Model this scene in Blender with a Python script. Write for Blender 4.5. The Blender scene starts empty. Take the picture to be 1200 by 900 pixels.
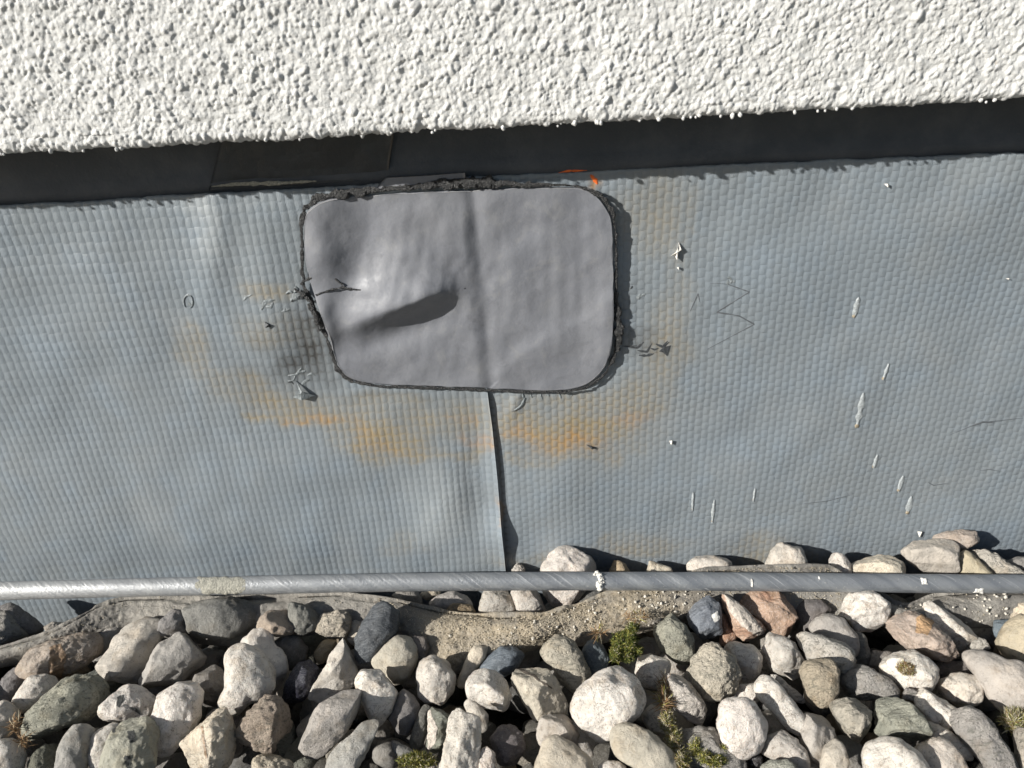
import bpy, math, random
import numpy as np
from mathutils import Matrix, Vector

random.seed(7); rng = np.random.default_rng(7)
S = bpy.context.scene
COL = S.collection

# ------------------------------------------------------------------ camera
F = 901.0                       # focal length in pixels of the 1200 px wide photograph
PITCH, ROLL = 29.0, -3.1
CAM = np.array([0.0, -0.266, 0.244])
M = Matrix.Rotation(math.radians(90 - PITCH), 3, 'X') @ Matrix.Rotation(math.radians(ROLL), 3, 'Z')
MR = np.array(M)
cd = bpy.data.cameras.new('camera'); cam = bpy.data.objects.new('camera', cd); COL.objects.link(cam)
cam.matrix_world = Matrix.Translation(Vector(CAM)) @ M.to_4x4()
cd.sensor_width = 36; cd.lens = 36 * F / 1200
cd.clip_start = 0.005; cd.clip_end = 200
cd.dof.use_dof = True; cd.dof.focus_distance = 0.305; cd.dof.aperture_fstop = 22
S.camera = cam

# ------------------------------------------------------------------ light
SD = np.array([1.85, 1.0, -1.0])            # the way sunlight travels
W = bpy.data.worlds.new('World'); S.world = W; W.use_nodes = True
nt = W.node_tree; nt.nodes.clear()
sky = nt.nodes.new('ShaderNodeTexSky'); sky.sky_type = 'NISHITA'; sky.sun_disc = False
sky.sun_elevation = math.asin(-SD[2] / np.linalg.norm(SD)); sky.sun_rotation = math.atan2(-SD[0], -SD[1])
bg = nt.nodes.new('ShaderNodeBackground'); bg.inputs[1].default_value = 0.05
ow = nt.nodes.new('ShaderNodeOutputWorld')
nt.links.new(sky.outputs[0], bg.inputs[0]); nt.links.new(bg.outputs[0], ow.inputs[0])
sl = bpy.data.lights.new('sun', 'SUN'); sl.energy = 5.0; sl.angle = math.radians(0.53); sl.color = (1, 0.965, 0.905)
so = bpy.data.objects.new('sun', sl); COL.objects.link(so)
so.rotation_euler = Vector(SD).to_track_quat('-Z', 'Y').to_euler()
so.location = (-1, -1, 1)
S.view_settings.view_transform = 'Standard'; S.view_settings.look = 'None'
S.view_settings.exposure = 0.50; S.view_settings.gamma = 1.0
S.render.engine = 'CYCLES'; S.cycles.max_bounces = 6

# ------------------------------------------------------------------ pixel <-> place
def ray(px, py):
    v = MR @ np.array([(px - 600) / F, -(py - 450) / F, -1.0]); return v
def hit_y(px, py, y=0.0):
    v = ray(px, py); return CAM + v * (y - CAM[1]) / v[1]
def hit_z(px, py, z=0.0):
    v = ray(px, py); return CAM + v * (z - CAM[2]) / v[2]
def project(P):                                # (n,3) -> (n,2) pixels
    q = (np.asarray(P) - CAM) @ MR
    d = np.minimum(q[:, 2], -1e-4)
    return np.stack([600 - F * q[:, 0] / d, 450 + F * q[:, 1] / d], 1)

# ------------------------------------------------------------------ noise
def _h(i, j, k, s):
    n = (i.astype(np.int64) * 374761393 + j.astype(np.int64) * 668265263 + k.astype(np.int64) * 2147483647 + s * 974711)
    n = (n ^ (n >> 13)) * 1274126177; n = n & 0x7fffffff
    n = (n ^ (n >> 16)) * 60493; n &= 0x7fffffff
    return (n % 100003) / 50001.5 - 1.0
def vn(p, s=0):
    p = np.asarray(p, float); i = np.floor(p).astype(np.int64); f = p - i; f = f * f * f * (f * (f * 6 - 15) + 10)
    r = 0
    for a in (0, 1):
        for b in (0, 1):
            for c in (0, 1):
                w = (f[:, 0] if a else 1 - f[:, 0]) * (f[:, 1] if b else 1 - f[:, 1]) * (f[:, 2] if c else 1 - f[:, 2])
                r = r + w * _h(i[:, 0] + a, i[:, 1] + b, i[:, 2] + c, s)
    return r
def fbm(p, o=3, s=0, g=0.5):
    r = 0; a = 1.0
    for k in range(o): r = r + a * vn(np.asarray(p) * 2 ** k + 17.3 * k, s + k); a *= g
    return r
def v3(x, z, y=None): return np.stack([x, z, np.zeros_like(x) if y is None else y], -1)
def sstep(a, b, x): t = np.clip((x - a) / (b - a), 0, 1); return t * t * (3 - 2 * t)

# ------------------------------------------------------------------ object helpers
def mesh(name, V, Fc, mats=(), smooth=True, mi=None):
    me = bpy.data.meshes.new(name)
    V = np.asarray(V, np.float32)
    if isinstance(Fc, np.ndarray):
        n, k = Fc.shape
        me.vertices.add(len(V)); me.vertices.foreach_set('co', V.ravel())
        me.loops.add(n * k); me.loops.foreach_set('vertex_index', Fc.astype(np.int32).ravel())
        me.polygons.add(n); me.polygons.foreach_set('loop_start', np.arange(0, n * k, k, dtype=np.int32))
        me.polygons.foreach_set('loop_total', np.full(n, k, np.int32))
        me.update(calc_edges=True); me.validate()
    else:
        me.from_pydata([tuple(v) for v in V], [], Fc)
    if smooth: me.polygons.foreach_set('use_smooth', np.ones(len(me.polygons), bool))
    if mi is not None: me.polygons.foreach_set('material_index', np.asarray(mi, np.int32))
    for m in mats: me.materials.append(m)
    me.update()
    return me
def obj(name, me, parent=None, loc=None):
    o = bpy.data.objects.new(name, me); COL.objects.link(o)
    if loc is not None: o.location = loc
    if parent is not None:
        o.parent = parent; o.location = Vector(loc if loc is not None else (0, 0, 0)) - parent.location
    return o
def tag(o, label, cat, group=None, kind=None):
    if label: o['label'] = label
    if cat: o['category'] = cat
    if group: o['group'] = group
    if kind: o['kind'] = kind
    return o
def grid_faces(nu, nv, wrap_u=False):
    iu = np.arange(nu if wrap_u else nu - 1); iv = np.arange(nv - 1)
    A, B = np.meshgrid(iu, iv, indexing='ij'); A = A.ravel(); B = B.ravel(); A2 = (A + 1) % nu
    return np.stack([A * nv + B, A2 * nv + B, A2 * nv + B + 1, A * nv + B + 1], 1)
def attr(me, name, vals):
    a = me.attributes.new(name, 'FLOAT', 'POINT'); a.data.foreach_set('value', np.asarray(vals, np.float32))

_ico = {}
def ico(sub):
    if sub in _ico: return _ico[sub]
    t = (1 + 5 ** .5) / 2
    V = [(-1, t, 0), (1, t, 0), (-1, -t, 0), (1, -t, 0), (0, -1, t), (0, 1, t), (0, -1, -t), (0, 1, -t), (t, 0, -1), (t, 0, 1), (-t, 0, -1), (-t, 0, 1)]
    Fs = [(0, 11, 5), (0, 5, 1), (0, 1, 7), (0, 7, 10), (0, 10, 11), (1, 5, 9), (5, 11, 4), (11, 10, 2), (10, 7, 6), (7, 1, 8),
          (3, 9, 4), (3, 4, 2), (3, 2, 6), (3, 6, 8), (3, 8, 9), (4, 9, 5), (2, 4, 11), (6, 2, 10), (8, 6, 7), (9, 8, 1)]
    V = [np.array(v) / np.linalg.norm(v) for v in V]
    for _ in range(sub):
        c = {}; N = []
        def mid(a, b):
            k = (min(a, b), max(a, b))
            if k not in c:
                m = V[a] + V[b]; V.append(m / np.linalg.norm(m)); c[k] = len(V) - 1
            return c[k]
        for a, b, d in Fs:
            e, f, g = mid(a, b), mid(b, d), mid(d, a)
            N += [(a, e, g), (b, f, e), (d, g, f), (e, f, g)]
        Fs = N
    _ico[sub] = (np.array(V), np.array(Fs)); return _ico[sub]

# ------------------------------------------------------------------ materials
class NB:                                        # small node builder
    def __init__(s, name):
        s.m = bpy.data.materials.new(name); s.m.use_nodes = True; s.t = s.m.node_tree
        s.b = s.t.nodes['Principled BSDF']; s.out = s.t.nodes['Material Output']
    def n(s, typ, **k):
        n = s.t.nodes.new(typ)
        for a, v in k.items(): setattr(n, a, v)
        return n
    def L(s, a, b): s.t.links.new(a, b)
    def put(s, sock, v):
        if hasattr(v, 'is_linked') or hasattr(v, 'links'): s.L(v, sock)
        else: sock.default_value = v
    def math(s, op, a, b=0.0, c=None, clamp=False):
        n = s.n('ShaderNodeMath', operation=op, use_clamp=clamp); s.put(n.inputs[0], a); s.put(n.inputs[1], b)
        if c is not None: s.put(n.inputs[2], c)
        return n.outputs[0]
    def mix(s, f, a, b, mode='MIX'):
        n = s.n('ShaderNodeMix', data_type='RGBA', blend_type=mode); s.put(n.inputs[0], f)
        for i, v in ((6, a), (7, b)): s.put(n.inputs[i], v if not isinstance(v, tuple) else (*v, 1.0)[:4])
        return n.outputs[2]
    def noise(s, vec, scale, detail=4, rough=0.55, dist=0.0, col=False):
        n = s.n('ShaderNodeTexNoise'); s.put(n.inputs['Vector'], vec); n.inputs['Scale'].default_value = scale
        n.inputs['Detail'].default_value = detail; n.inputs['Roughness'].default_value = rough; n.inputs['Distortion'].default_value = dist
        return n.outputs[1 if col else 0]
    def vor(s, vec, scale, feature='F1', rnd=1.0):
        n = s.n('ShaderNodeTexVoronoi', feature=feature); s.put(n.inputs['Vector'], vec); n.inputs['Scale'].default_value = scale
        n.inputs['Randomness'].default_value = rnd; return n.outputs[0]
    def ramp(s, f, lo, hi, a=0.0, b=1.0):
        n = s.n('ShaderNodeMapRange', interpolation_type='SMOOTHSTEP'); s.put(n.inputs[0], f)
        n.inputs[1].default_value = lo; n.inputs[2].default_value = hi; n.inputs[3].default_value = a; n.inputs[4].default_value = b
        return n.outputs[0]
    def bump(s, h, dist, strength=1.0, normal=None):
        n = s.n('ShaderNodeBump'); s.put(n.inputs['Height'], h); n.inputs['Distance'].default_value = dist
        n.inputs['Strength'].default_value = strength
        if normal is not None: s.L(normal, n.inputs['Normal'])
        return n.outputs[0]
    def obco(s, rnd=True):                      # object coordinates in mm, shifted per object
        c = s.n('ShaderNodeTexCoord').outputs['Object']
        v = s.n('ShaderNodeVectorMath', operation='SCALE'); s.L(c, v.inputs[0]); v.inputs['Scale'].default_value = 1000
        if not rnd: return v.outputs[0]
        oi = s.n('ShaderNodeObjectInfo'); a = s.n('ShaderNodeVectorMath', operation='ADD'); s.L(v.outputs[0], a.inputs[0])
        k = s.n('ShaderNodeVectorMath', operation='SCALE'); k.inputs[0].default_value = (371, 713, 197); s.L(oi.outputs['Random'], k.inputs['Scale'])
        s.L(k.outputs[0], a.inputs[1]); return a.outputs[0]
    def at(s, name):
        n = s.n('ShaderNodeAttribute', attribute_name=name); return n.outputs['Fac']
    def done(s, col, rough, normal=None, **k):
        s.put(s.b.inputs['Base Color'], col if not isinstance(col, tuple) else (*col, 1)); s.put(s.b.inputs['Roughness'], rough)
        if normal is not None: s.L(normal, s.b.inputs['Normal'])
        for a, v in k.items(): s.put(s.b.inputs[a.replace('_', ' ')], v)
        return s.m

def stone_mat(name, kind):
    B = NB(name); co = B.obco(); oi = B.n('ShaderNodeObjectInfo'); base = oi.outputs['Color']
    n1 = B.noise(co, 0.09, 3); n2 = B.noise(co, 0.5, 6, 0.65); n3 = B.noise(co, 1.7, 6, 0.78)
    dark = B.mix(1.0, base, (0.52, 0.50, 0.48), 'MULTIPLY'); lite = B.mix(1.0, base, (1.28, 1.26, 1.24), 'MULTIPLY')
    c = B.mix(B.ramp(n1, 0.35, 0.68), base, lite)
    c = B.mix(B.ramp(n2, 0.52, 0.75, 0, 0.8), c, dark)
    c = B.mix(B.ramp(n3, 0.58, 0.72, 0, 0.55), c, dark)
    c = B.mix(B.ramp(B.noise(co, 0.11, 4, 0.6), 0.50, 0.72, 0, 0.5), c, B.mix(1.0, base, (0.72, 0.62, 0.50), 'MULTIPLY'))
    if kind == 'quartz':
        w = B.noise(co, 0.16, 4, 0.6, 1.2)
        vein = B.ramp(B.math('ABSOLUTE', B.math('SUBTRACT', w, 0.5)), 0.0, 0.016, 1, 0)
        c = B.mix(B.math('MULTIPLY', vein, 0.75), c, (0.16, 0.13, 0.10))
        c = B.mix(B.ramp(B.noise(co, 0.12, 3, 0.5, 0.8), 0.60, 0.78, 0, 0.5), c, (0.36, 0.27, 0.18))
        c = B.mix(B.ramp(B.noise(co, 1.3, 2, 0.5), 0.68, 0.74, 0, 0.8), c, (0.07, 0.065, 0.055))
        h = B.math('ADD', B.math('MULTIPLY', n2, 0.6), B.math('MULTIPLY', n3, 0.22)); nm = B.bump(h, 0.0016, 1.0)
        return B.done(c, B.ramp(n2, 0.3, 0.7, 0.28, 0.52), nm, Subsurface_Weight=0.12, Subsurface_Radius=(0.003, 0.002, 0.0015), Subsurface_Scale=0.6, Specular_IOR_Level=0.45)
    if kind == 'lime':
        w = B.noise(co, 0.22, 5, 0.6, 1.6); vein = B.ramp(B.math('ABSOLUTE', B.math('SUBTRACT', w, 0.47)), 0.0, 0.008, 1, 0)
        c = B.mix(B.math('MULTIPLY', vein, 0.4), c, (0.6, 0.58, 0.55))
        c = B.mix(B.ramp(B.vor(co, 0.9), 0.05, 0.16, 0.6, 0), c, (0.05, 0.05, 0.045))
        h = B.math('ADD', B.math('MULTIPLY', n2, 0.7), B.math('MULTIPLY', n3, 0.35)); nm = B.bump(h, 0.0015, 1.0)
        return B.done(c, 0.72, nm, Specular_IOR_Level=0.35)
    if kind == 'rough':
        sx = B.n('ShaderNodeMapping'); B.L(co, sx.inputs[0]); sx.inputs['Scale'].default_value = (0.25, 1.0, 0.7); sx.inputs['Rotation'].default_value = (0.4, 0.7, 0.3)
        st = B.noise(sx.outputs[0], 0.9, 5, 0.65, 0.5)
        c = B.mix(B.ramp(st, 0.5, 0.66, 0, 0.6), c, (0.11, 0.115, 0.095))
        c = B.mix(B.ramp(n3, 0.60, 0.70, 0, 0.6), c, (0.62, 0.60, 0.53))
        pit = B.ramp(B.vor(co, 0.75), 0.0, 0.45, 0, 1)
        h = B.math('ADD', B.math('ADD', B.math('MULTIPLY', st, 0.8), B.math('MULTIPLY', n3, 0.5)), B.math('MULTIPLY', pit, 0.25)); nm = B.bump(h, 0.0020, 1.0)
        return B.done(c, 0.85, nm, Specular_IOR_Level=0.25)
    if kind == 'slate':
        sx = B.n('ShaderNodeMapping'); B.L(co, sx.inputs[0]); sx.inputs['Scale'].default_value = (0.3, 1.2, 0.3); sx.inputs['Rotation'].default_value = (0.2, 0.5, 0.9)
        st = B.noise(sx.outputs[0], 0.8, 5, 0.6, 0.6)
        vein = B.ramp(B.math('ABSOLUTE', B.math('SUBTRACT', st, 0.5)), 0.0, 0.012, 1, 0)
        c = B.mix(B.math('MULTIPLY', vein, 0.35), c, (0.5, 0.52, 0.53))
        h = B.math('ADD', B.math('MULTIPLY', st, 0.7), B.math('MULTIPLY', n3, 0.3)); nm = B.bump(h, 0.0012, 1.0)
        return B.done(c, B.ramp(n2, 0.3, 0.7, 0.35, 0.6), nm, Specular_IOR_Level=0.6)
    if kind == 'granite':
        g = B.vor(co, 1.1); g2 = B.noise(co, 1.5, 2)
        c = B.mix(B.ramp(g2, 0.55, 0.62), c, (0.55, 0.42, 0.34)); c = B.mix(B.ramp(g, 0.1, 0.3, 0.5, 0), c, (0.62, 0.58, 0.52))
        c = B.mix(B.ramp(n1, 0.5, 0.7, 0, 0.6), c, (0.30, 0.155, 0.10))
        c = B.mix(B.ramp(n2, 0.62, 0.7, 0, 0.7), c, (0.08, 0.06, 0.05))
        h = B.math('ADD', B.math('MULTIPLY', n2, 0.9), B.math('MULTIPLY', n3, 0.45)); nm = B.bump(h, 0.0013, 1.0)
        return B.done(c, 0.65, nm, Specular_IOR_Level=0.4)
SM = {k: stone_mat('stone_' + k, k) for k in ('quartz', 'lime', 'rough', 'slate', 'granite')}

def weave_mat(name, tint=(0.218, 0.251, 0.278), weave=1.0, row=1.0, stag=0.42):
    B = NB(name); co = B.obco(False)
    wp = B.noise(co, 0.018, 2, 0.5, 0, True)
    w2 = B.n('ShaderNodeVectorMath', operation='SCALE'); B.L(wp, w2.inputs[0]); w2.inputs['Scale'].default_value = 2.4
    ad = B.n('ShaderNodeVectorMath', operation='ADD'); B.L(co, ad.inputs[0]); B.L(w2.outputs[0], ad.inputs[1])
    w3 = B.n('ShaderNodeVectorMath', operation='SCALE'); B.L(B.noise(co, 0.28, 2, 0.5, 0, True), w3.inputs[0]); w3.inputs['Scale'].default_value = 0.9
    ad2 = B.n('ShaderNodeVectorMath', operation='ADD'); B.L(ad.outputs[0], ad2.inputs[0]); B.L(w3.outputs[0], ad2.inputs[1])
    sx = B.n('ShaderNodeSeparateXYZ'); B.L(ad2.outputs[0], sx.inputs[0])
    u = B.math('DIVIDE', sx.outputs[0], 2.8); v = B.math('DIVIDE', sx.outputs[2], 3.75)
    par = B.math('MULTIPLY', B.math('MODULO', B.math('ABSOLUTE', B.math('FLOOR', u)), 2.0), stag)
    cu = B.math('POWER', B.math('ABSOLUTE', B.math('SINE', B.math('MULTIPLY', u, math.pi))), 1.1)
    rv = B.math('POWER', B.math('ABSOLUTE', B.math('SINE', B.math('MULTIPLY', B.math('ADD', v, par), math.pi))), 0.55)
    h = B.math('ADD', B.math('MULTIPLY', cu, 0.20 + 0.28 * (1 - row)), B.math('ADD', B.math('MULTIPLY', rv, 0.62 * row), B.math('MULTIPLY', B.math('MULTIPLY', cu, rv), 0.40)))
    amp = B.math('ADD', 0.55, B.math('MULTIPLY', B.noise(co, 0.03, 2), 0.7))
    h = B.math('MULTIPLY', h, B.math('MULTIPLY', amp, weave))
    g = B.noise(co, 1.9, 3, 0.7)                  # crinkle of the sheet
    h = B.math('ADD', h, B.math('MULTIPLY', g, 0.62))
    nm = B.bump(h, 0.00023, 1.0)
    big = B.noise(co, 0.012, 4, 0.6); blot = B.noise(co, 0.06, 5, 0.65)
    c = B.mix(B.ramp(big, 0.35, 0.65), tint, tuple(a * b for a, b in zip(tint, (1.04, 1.01, 0.98))))
    c = B.mix(B.ramp(blot, 0.45, 0.7, 0, 0.45 if tint[0] > .1 else 0.05), c, (0.225, 0.275, 0.325))
    c = B.mix(0.0 if tint[0] < .1 else B.ramp(B.noise(co, 0.035, 4), 0.52, 0.75, 0, 0.35), c, (0.285, 0.30, 0.305))
    c = B.mix(B.ramp(g, 0.62, 0.75, 0, 0.25), c, (0.13, 0.14, 0.145))
    fine = B.noise(co, 0.22, 5, 0.7); valley = B.ramp(B.math('MULTIPLY', cu, rv), 0.2, 0.75, 1.0, 0.55)
    def stain(nm_, colr, gain, lo=0.25, hi=0.75):
        f = B.math('MULTIPLY', B.math('MULTIPLY', B.at(nm_), gain), B.ramp(fine, lo, hi, 0.70, 1.10))
        return B.math('MULTIPLY', f, valley, clamp=True)
    c = B.mix(stain('tan', 0, 1.25), c, (0.30, 0.25, 0.165))
    c = B.mix(stain('orange', 0, 0.8), c, (0.46, 0.25, 0.08))
    c = B.mix(stain('soot_shade', 0, 0.95), c, (0.075, 0.075, 0.072))
    c = B.mix(B.math('MULTIPLY', B.at('pale'), B.ramp(fine, 0.3, 0.6, 0.6, 1.0), clamp=True), c, (0.40, 0.42, 0.42))
    return B.done(c, B.ramp(blot, 0.3, 0.7, 0.30, 0.46), nm, Specular_IOR_Level=0.65)
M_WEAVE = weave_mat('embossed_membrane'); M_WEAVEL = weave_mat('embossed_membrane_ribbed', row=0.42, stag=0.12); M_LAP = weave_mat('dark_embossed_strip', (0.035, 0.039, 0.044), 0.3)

def plain(name, col, rough, bs=0.0, scale=0.5, metal=0.0, var=0.15, spec=0.5):
    B = NB(name); co = B.obco(); n = B.noise(co, scale, 5, 0.6); n2 = B.noise(co, scale * 5, 4, 0.6)
    c = B.mix(B.ramp(n, 0.3, 0.7), tuple(a * (1 - var) for a in col), tuple(min(1, a * (1 + var)) for a in col))
    h = B.math('ADD', n, B.math('MULTIPLY', n2, 0.3))
    nm = B.bump(h, bs, 1.0) if bs else None
    return B.done(c, rough, nm, Metallic=metal, Specular_IOR_Level=spec)

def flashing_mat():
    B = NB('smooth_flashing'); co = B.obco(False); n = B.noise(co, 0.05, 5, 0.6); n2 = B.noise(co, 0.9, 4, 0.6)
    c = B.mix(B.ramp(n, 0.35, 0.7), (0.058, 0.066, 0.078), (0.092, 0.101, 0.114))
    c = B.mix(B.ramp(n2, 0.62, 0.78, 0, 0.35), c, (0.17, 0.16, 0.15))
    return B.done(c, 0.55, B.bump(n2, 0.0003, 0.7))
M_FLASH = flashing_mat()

def patch_mat():
    B = NB('smooth_patch'); co = B.obco(False); n = B.noise(co, 0.045, 4, 0.55); n2 = B.noise(co, 0.35, 4, 0.6); n3 = B.noise(co, 2.6, 3, 0.6)
    c = B.mix(B.ramp(n, 0.3, 0.7), (0.176, 0.184, 0.206), (0.208, 0.215, 0.235))
    c = B.mix(B.ramp(n2, 0.55, 0.75, 0, 0.35), c, (0.165, 0.17, 0.185))
    c = B.mix(B.ramp(n3, 0.64, 0.72, 0, 0.4), c, (0.36, 0.36, 0.36))
    sc = B.noise(co, 0.11, 6, 0.7, 0.8); c = B.mix(B.ramp(sc, 0.52, 0.68, 0, 0.5), c, (0.245, 0.248, 0.255)); c = B.mix(B.ramp(sc, 0.36, 0.46, 0.4, 0), c, (0.145, 0.15, 0.165))
    h = B.math('ADD', B.math('MULTIPLY', n2, 0.9), B.math('MULTIPLY', n3, 0.12))
    return B.done(c, B.ramp(n2, 0.3, 0.7, 0.46, 0.6), B.bump(h, 0.00022, 0.8), Specular_IOR_Level=0.5)
M_PATCH = patch_mat()
def char_mat():
    B = NB('melted_char'); co = B.obco(False); n = B.noise(co, 1.2, 5, 0.7); n2 = B.noise(co, 3.2, 3)
    c = B.mix(B.ramp(n, 0.48, 0.72), (0.016, 0.017, 0.019), (0.11, 0.11, 0.105))
    c = B.mix(B.ramp(n2, 0.64, 0.72, 0, 0.6), c, (0.42, 0.41, 0.38))
    return B.done(c, 0.32, B.bump(n, 0.0012, 1.0), Specular_IOR_Level=0.6)
M_CHAR = char_mat()
M_SMEAR = plain('grey_smear', (0.20, 0.225, 0.235), 0.38, 0.0006, 0.8, var=0.3, spec=0.7)
M_LITEDGE = plain('painted_edge_highlight', (0.42, 0.42, 0.42), 0.5)
M_DARK = plain('dark_scrape', (0.05, 0.055, 0.06), 0.5, 0.0004, 1.0)
M_PENCIL = plain('scratch_line', (0.10, 0.11, 0.12), 0.6)
M_LIME = plain('lime_splash', (0.72, 0.70, 0.65), 0.8, 0.0006, 0.9, var=0.2)
M_LIMETHIN = plain('lime_film', (0.37, 0.40, 0.41), 0.7, 0.0003, 1.6, var=0.3)
M_LIMEB = plain('lime_drop_foot', (0.34, 0.29, 0.21), 0.85, 0.0006, 1.2, var=0.4)
M_ORANGE = plain('orange_marker', (0.80, 0.16, 0.03), 0.5, var=0.2)
def mortar_mat():
    B = NB('mortar_crust'); co = B.obco(False); n = B.noise(co, 1.4, 4, 0.7); n2 = B.noise(co, 0.5, 3)
    c = B.mix(B.ramp(n, 0.4, 0.7), (0.34, 0.33, 0.28), (0.56, 0.54, 0.46)); c = B.mix(B.ramp(n2, 0.6, 0.75, 0, .5), c, (0.22, 0.21, 0.19))
    return B.done(c, 0.9, B.bump(n, 0.001, 1.0))
M_MORTAR = mortar_mat()

def plaster_mat():
    B = NB('white_render'); co = B.obco(False); n = B.noise(co, 0.035, 4); n2 = B.noise(co, 2.2, 4, 0.65); n3 = B.noise(co, 0.25, 4, 0.6)
    c = B.mix(B.ramp(n, 0.35, 0.7), (0.66, 0.66, 0.64), (0.72, 0.72, 0.70))
    c = B.mix(B.ramp(n3, 0.62, 0.8, 0, 0.22), c, (0.58, 0.55, 0.48))
    sp = B.math('MULTIPLY', B.ramp(B.vor(co, 0.045), 0.03, 0.055, 1, 0), 0.75)
    c = B.mix(sp, c, (0.50, 0.36, 0.22))
    return B.done(c, 0.8, B.bump(n2, 0.0004, 1.0), Specular_IOR_Level=0.3)
M_PLASTER = plaster_mat()

def rod_mat():
    B = NB('weathered_aluminium'); c0 = B.n('ShaderNodeTexCoord').outputs['UV']
    sx = B.n('ShaderNodeSeparateXYZ'); B.L(c0, sx.inputs[0])      # u = mm along, v = turn 0..1
    tw = B.math('ADD', sx.outputs[0], B.math('MULTIPLY', sx.outputs[1], 30.0))
    cb = B.n('ShaderNodeCombineXYZ'); B.L(tw, cb.inputs[0]); B.L(B.math('MULTIPLY', sx.outputs[1], 1.6), cb.inputs[1])
    st = B.noise(cb.outputs[0], 0.55, 5, 0.7); st2 = B.noise(cb.outputs[0], 0.13, 3, 0.5)
    pl = B.n('ShaderNodeCombineXYZ'); B.L(sx.outputs[0], pl.inputs[0]); B.L(B.math('MULTIPLY', sx.outputs[1], 25), pl.inputs[1])
    sp = B.noise(pl.outputs[0], 0.9, 4, 0.6); lg = B.noise(pl.outputs[0], 0.03, 2)
    c = B.mix(B.ramp(st2, 0.35, 0.65), (0.17, 0.185, 0.205), (0.26, 0.275, 0.29))
    c = B.mix(B.ramp(st, 0.55, 0.70, 0, 0.75), c, (0.50, 0.51, 0.52))
    c = B.mix(B.ramp(sp, 0.62, 0.7, 0, 0.6), c, (0.48, 0.47, 0.44))
    c = B.mix(B.ramp(sp, 0.3, 0.38, 0.6, 0), c, (0.09, 0.095, 0.1))
    lt = B.ramp(sx.outputs[0], 40, 420, 0.85, 0.0)                  # the left length is chalkier
    c = B.mix(B.math('MULTIPLY', lt, B.ramp(st, 0.35, 0.6, 0.55, 1.0)), c, (0.56, 0.56, 0.55))
    return B.done(c, B.ramp(st, 0.3, 0.7, 0.34, 0.6), B.bump(B.math('ADD', B.math('MULTIPLY', st, 0.6), B.math('MULTIPLY', sp, 0.5)), 0.0005, 0.9), Metallic=0.35)
M_ROD = rod_mat()

def fleece_mat():
    B = NB('dirty_fleece'); co = B.obco(False); n = B.noise(co, 0.06, 5, 0.6); n2 = B.noise(co, 1.3, 5, 0.7); n3 = B.noise(co, 0.25, 4)
    c = B.mix(B.ramp(n, 0.35, 0.65), (0.215, 0.203, 0.185), (0.35, 0.33, 0.295))
    c = B.mix(B.ramp(n3, 0.55, 0.75, 0, 0.4), c, (0.22, 0.185, 0.15)); c = B.mix(B.ramp(n2, 0.55, 0.75, 0, 0.5), c, (0.46, 0.42, 0.34))
    c = B.mix(B.at('sand'), c, B.mix(B.ramp(n2, 0.4, 0.65), (0.36, 0.30, 0.215), (0.52, 0.46, 0.36)))
    return B.done(c, 0.95, B.bump(B.math('ADD', n2, n3), 0.0010, 1.0), Specular_IOR_Level=0.15)
M_FLEECE = fleece_mat()
M_SAND = plain('sand_grain', (0.48, 0.42, 0.32), 0.85, 0.0005, 1.2, var=0.3, spec=0.3)
M_SANDW = plain('lichen_grain', (0.62, 0.58, 0.50), 0.85, 0.0006, 1.2, var=0.25, spec=0.3)
M_SOIL = plain('dark_soil', (0.045, 0.038, 0.03), 0.95, 0.002, 0.3, var=0.4, spec=0.2)
M_MG = plain('moss_green', (0.085, 0.11, 0.018), 0.75, var=0.4, scale=0.8)
M_MY = plain('moss_yellow', (0.25, 0.23, 0.05), 0.75, var=0.4, scale=0.8)
M_MB = plain('dry_root', (0.22, 0.135, 0.065), 0.8, var=0.4, scale=0.8)
M_MC = plain('pale_lichen', (0.42, 0.38, 0.27), 0.85, var=0.3, scale=0.8)

# ================================================================== SETTING
def box_sheet(name, x0, x1, y0, y1, z, m, n=2):
    xs = np.linspace(x0, x1, n); ys = np.linspace(y0, y1, n); X, Y = np.meshgrid(xs, ys, indexing='ij')
    V = np.stack([X.ravel(), Y.ravel(), np.full(X.size, z)], 1)
    return obj(name, mesh(name, V, grid_faces(n, n), [m]))
tag(box_sheet('roof_surface', -6, 6, -8, 0.02, -0.034, M_SOIL), 'dark roof surface under the gravel', None, kind='structure')
del bpy.data.objects['roof_surface']['label']

def axis(lo, hi, step, far):
    a = np.arange(lo, hi + step, step); k = 6
    return np.concatenate([lo - np.geomspace(far, step * 4, k), a, a[-1] + np.geomspace(step * 4, far, k)])

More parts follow.
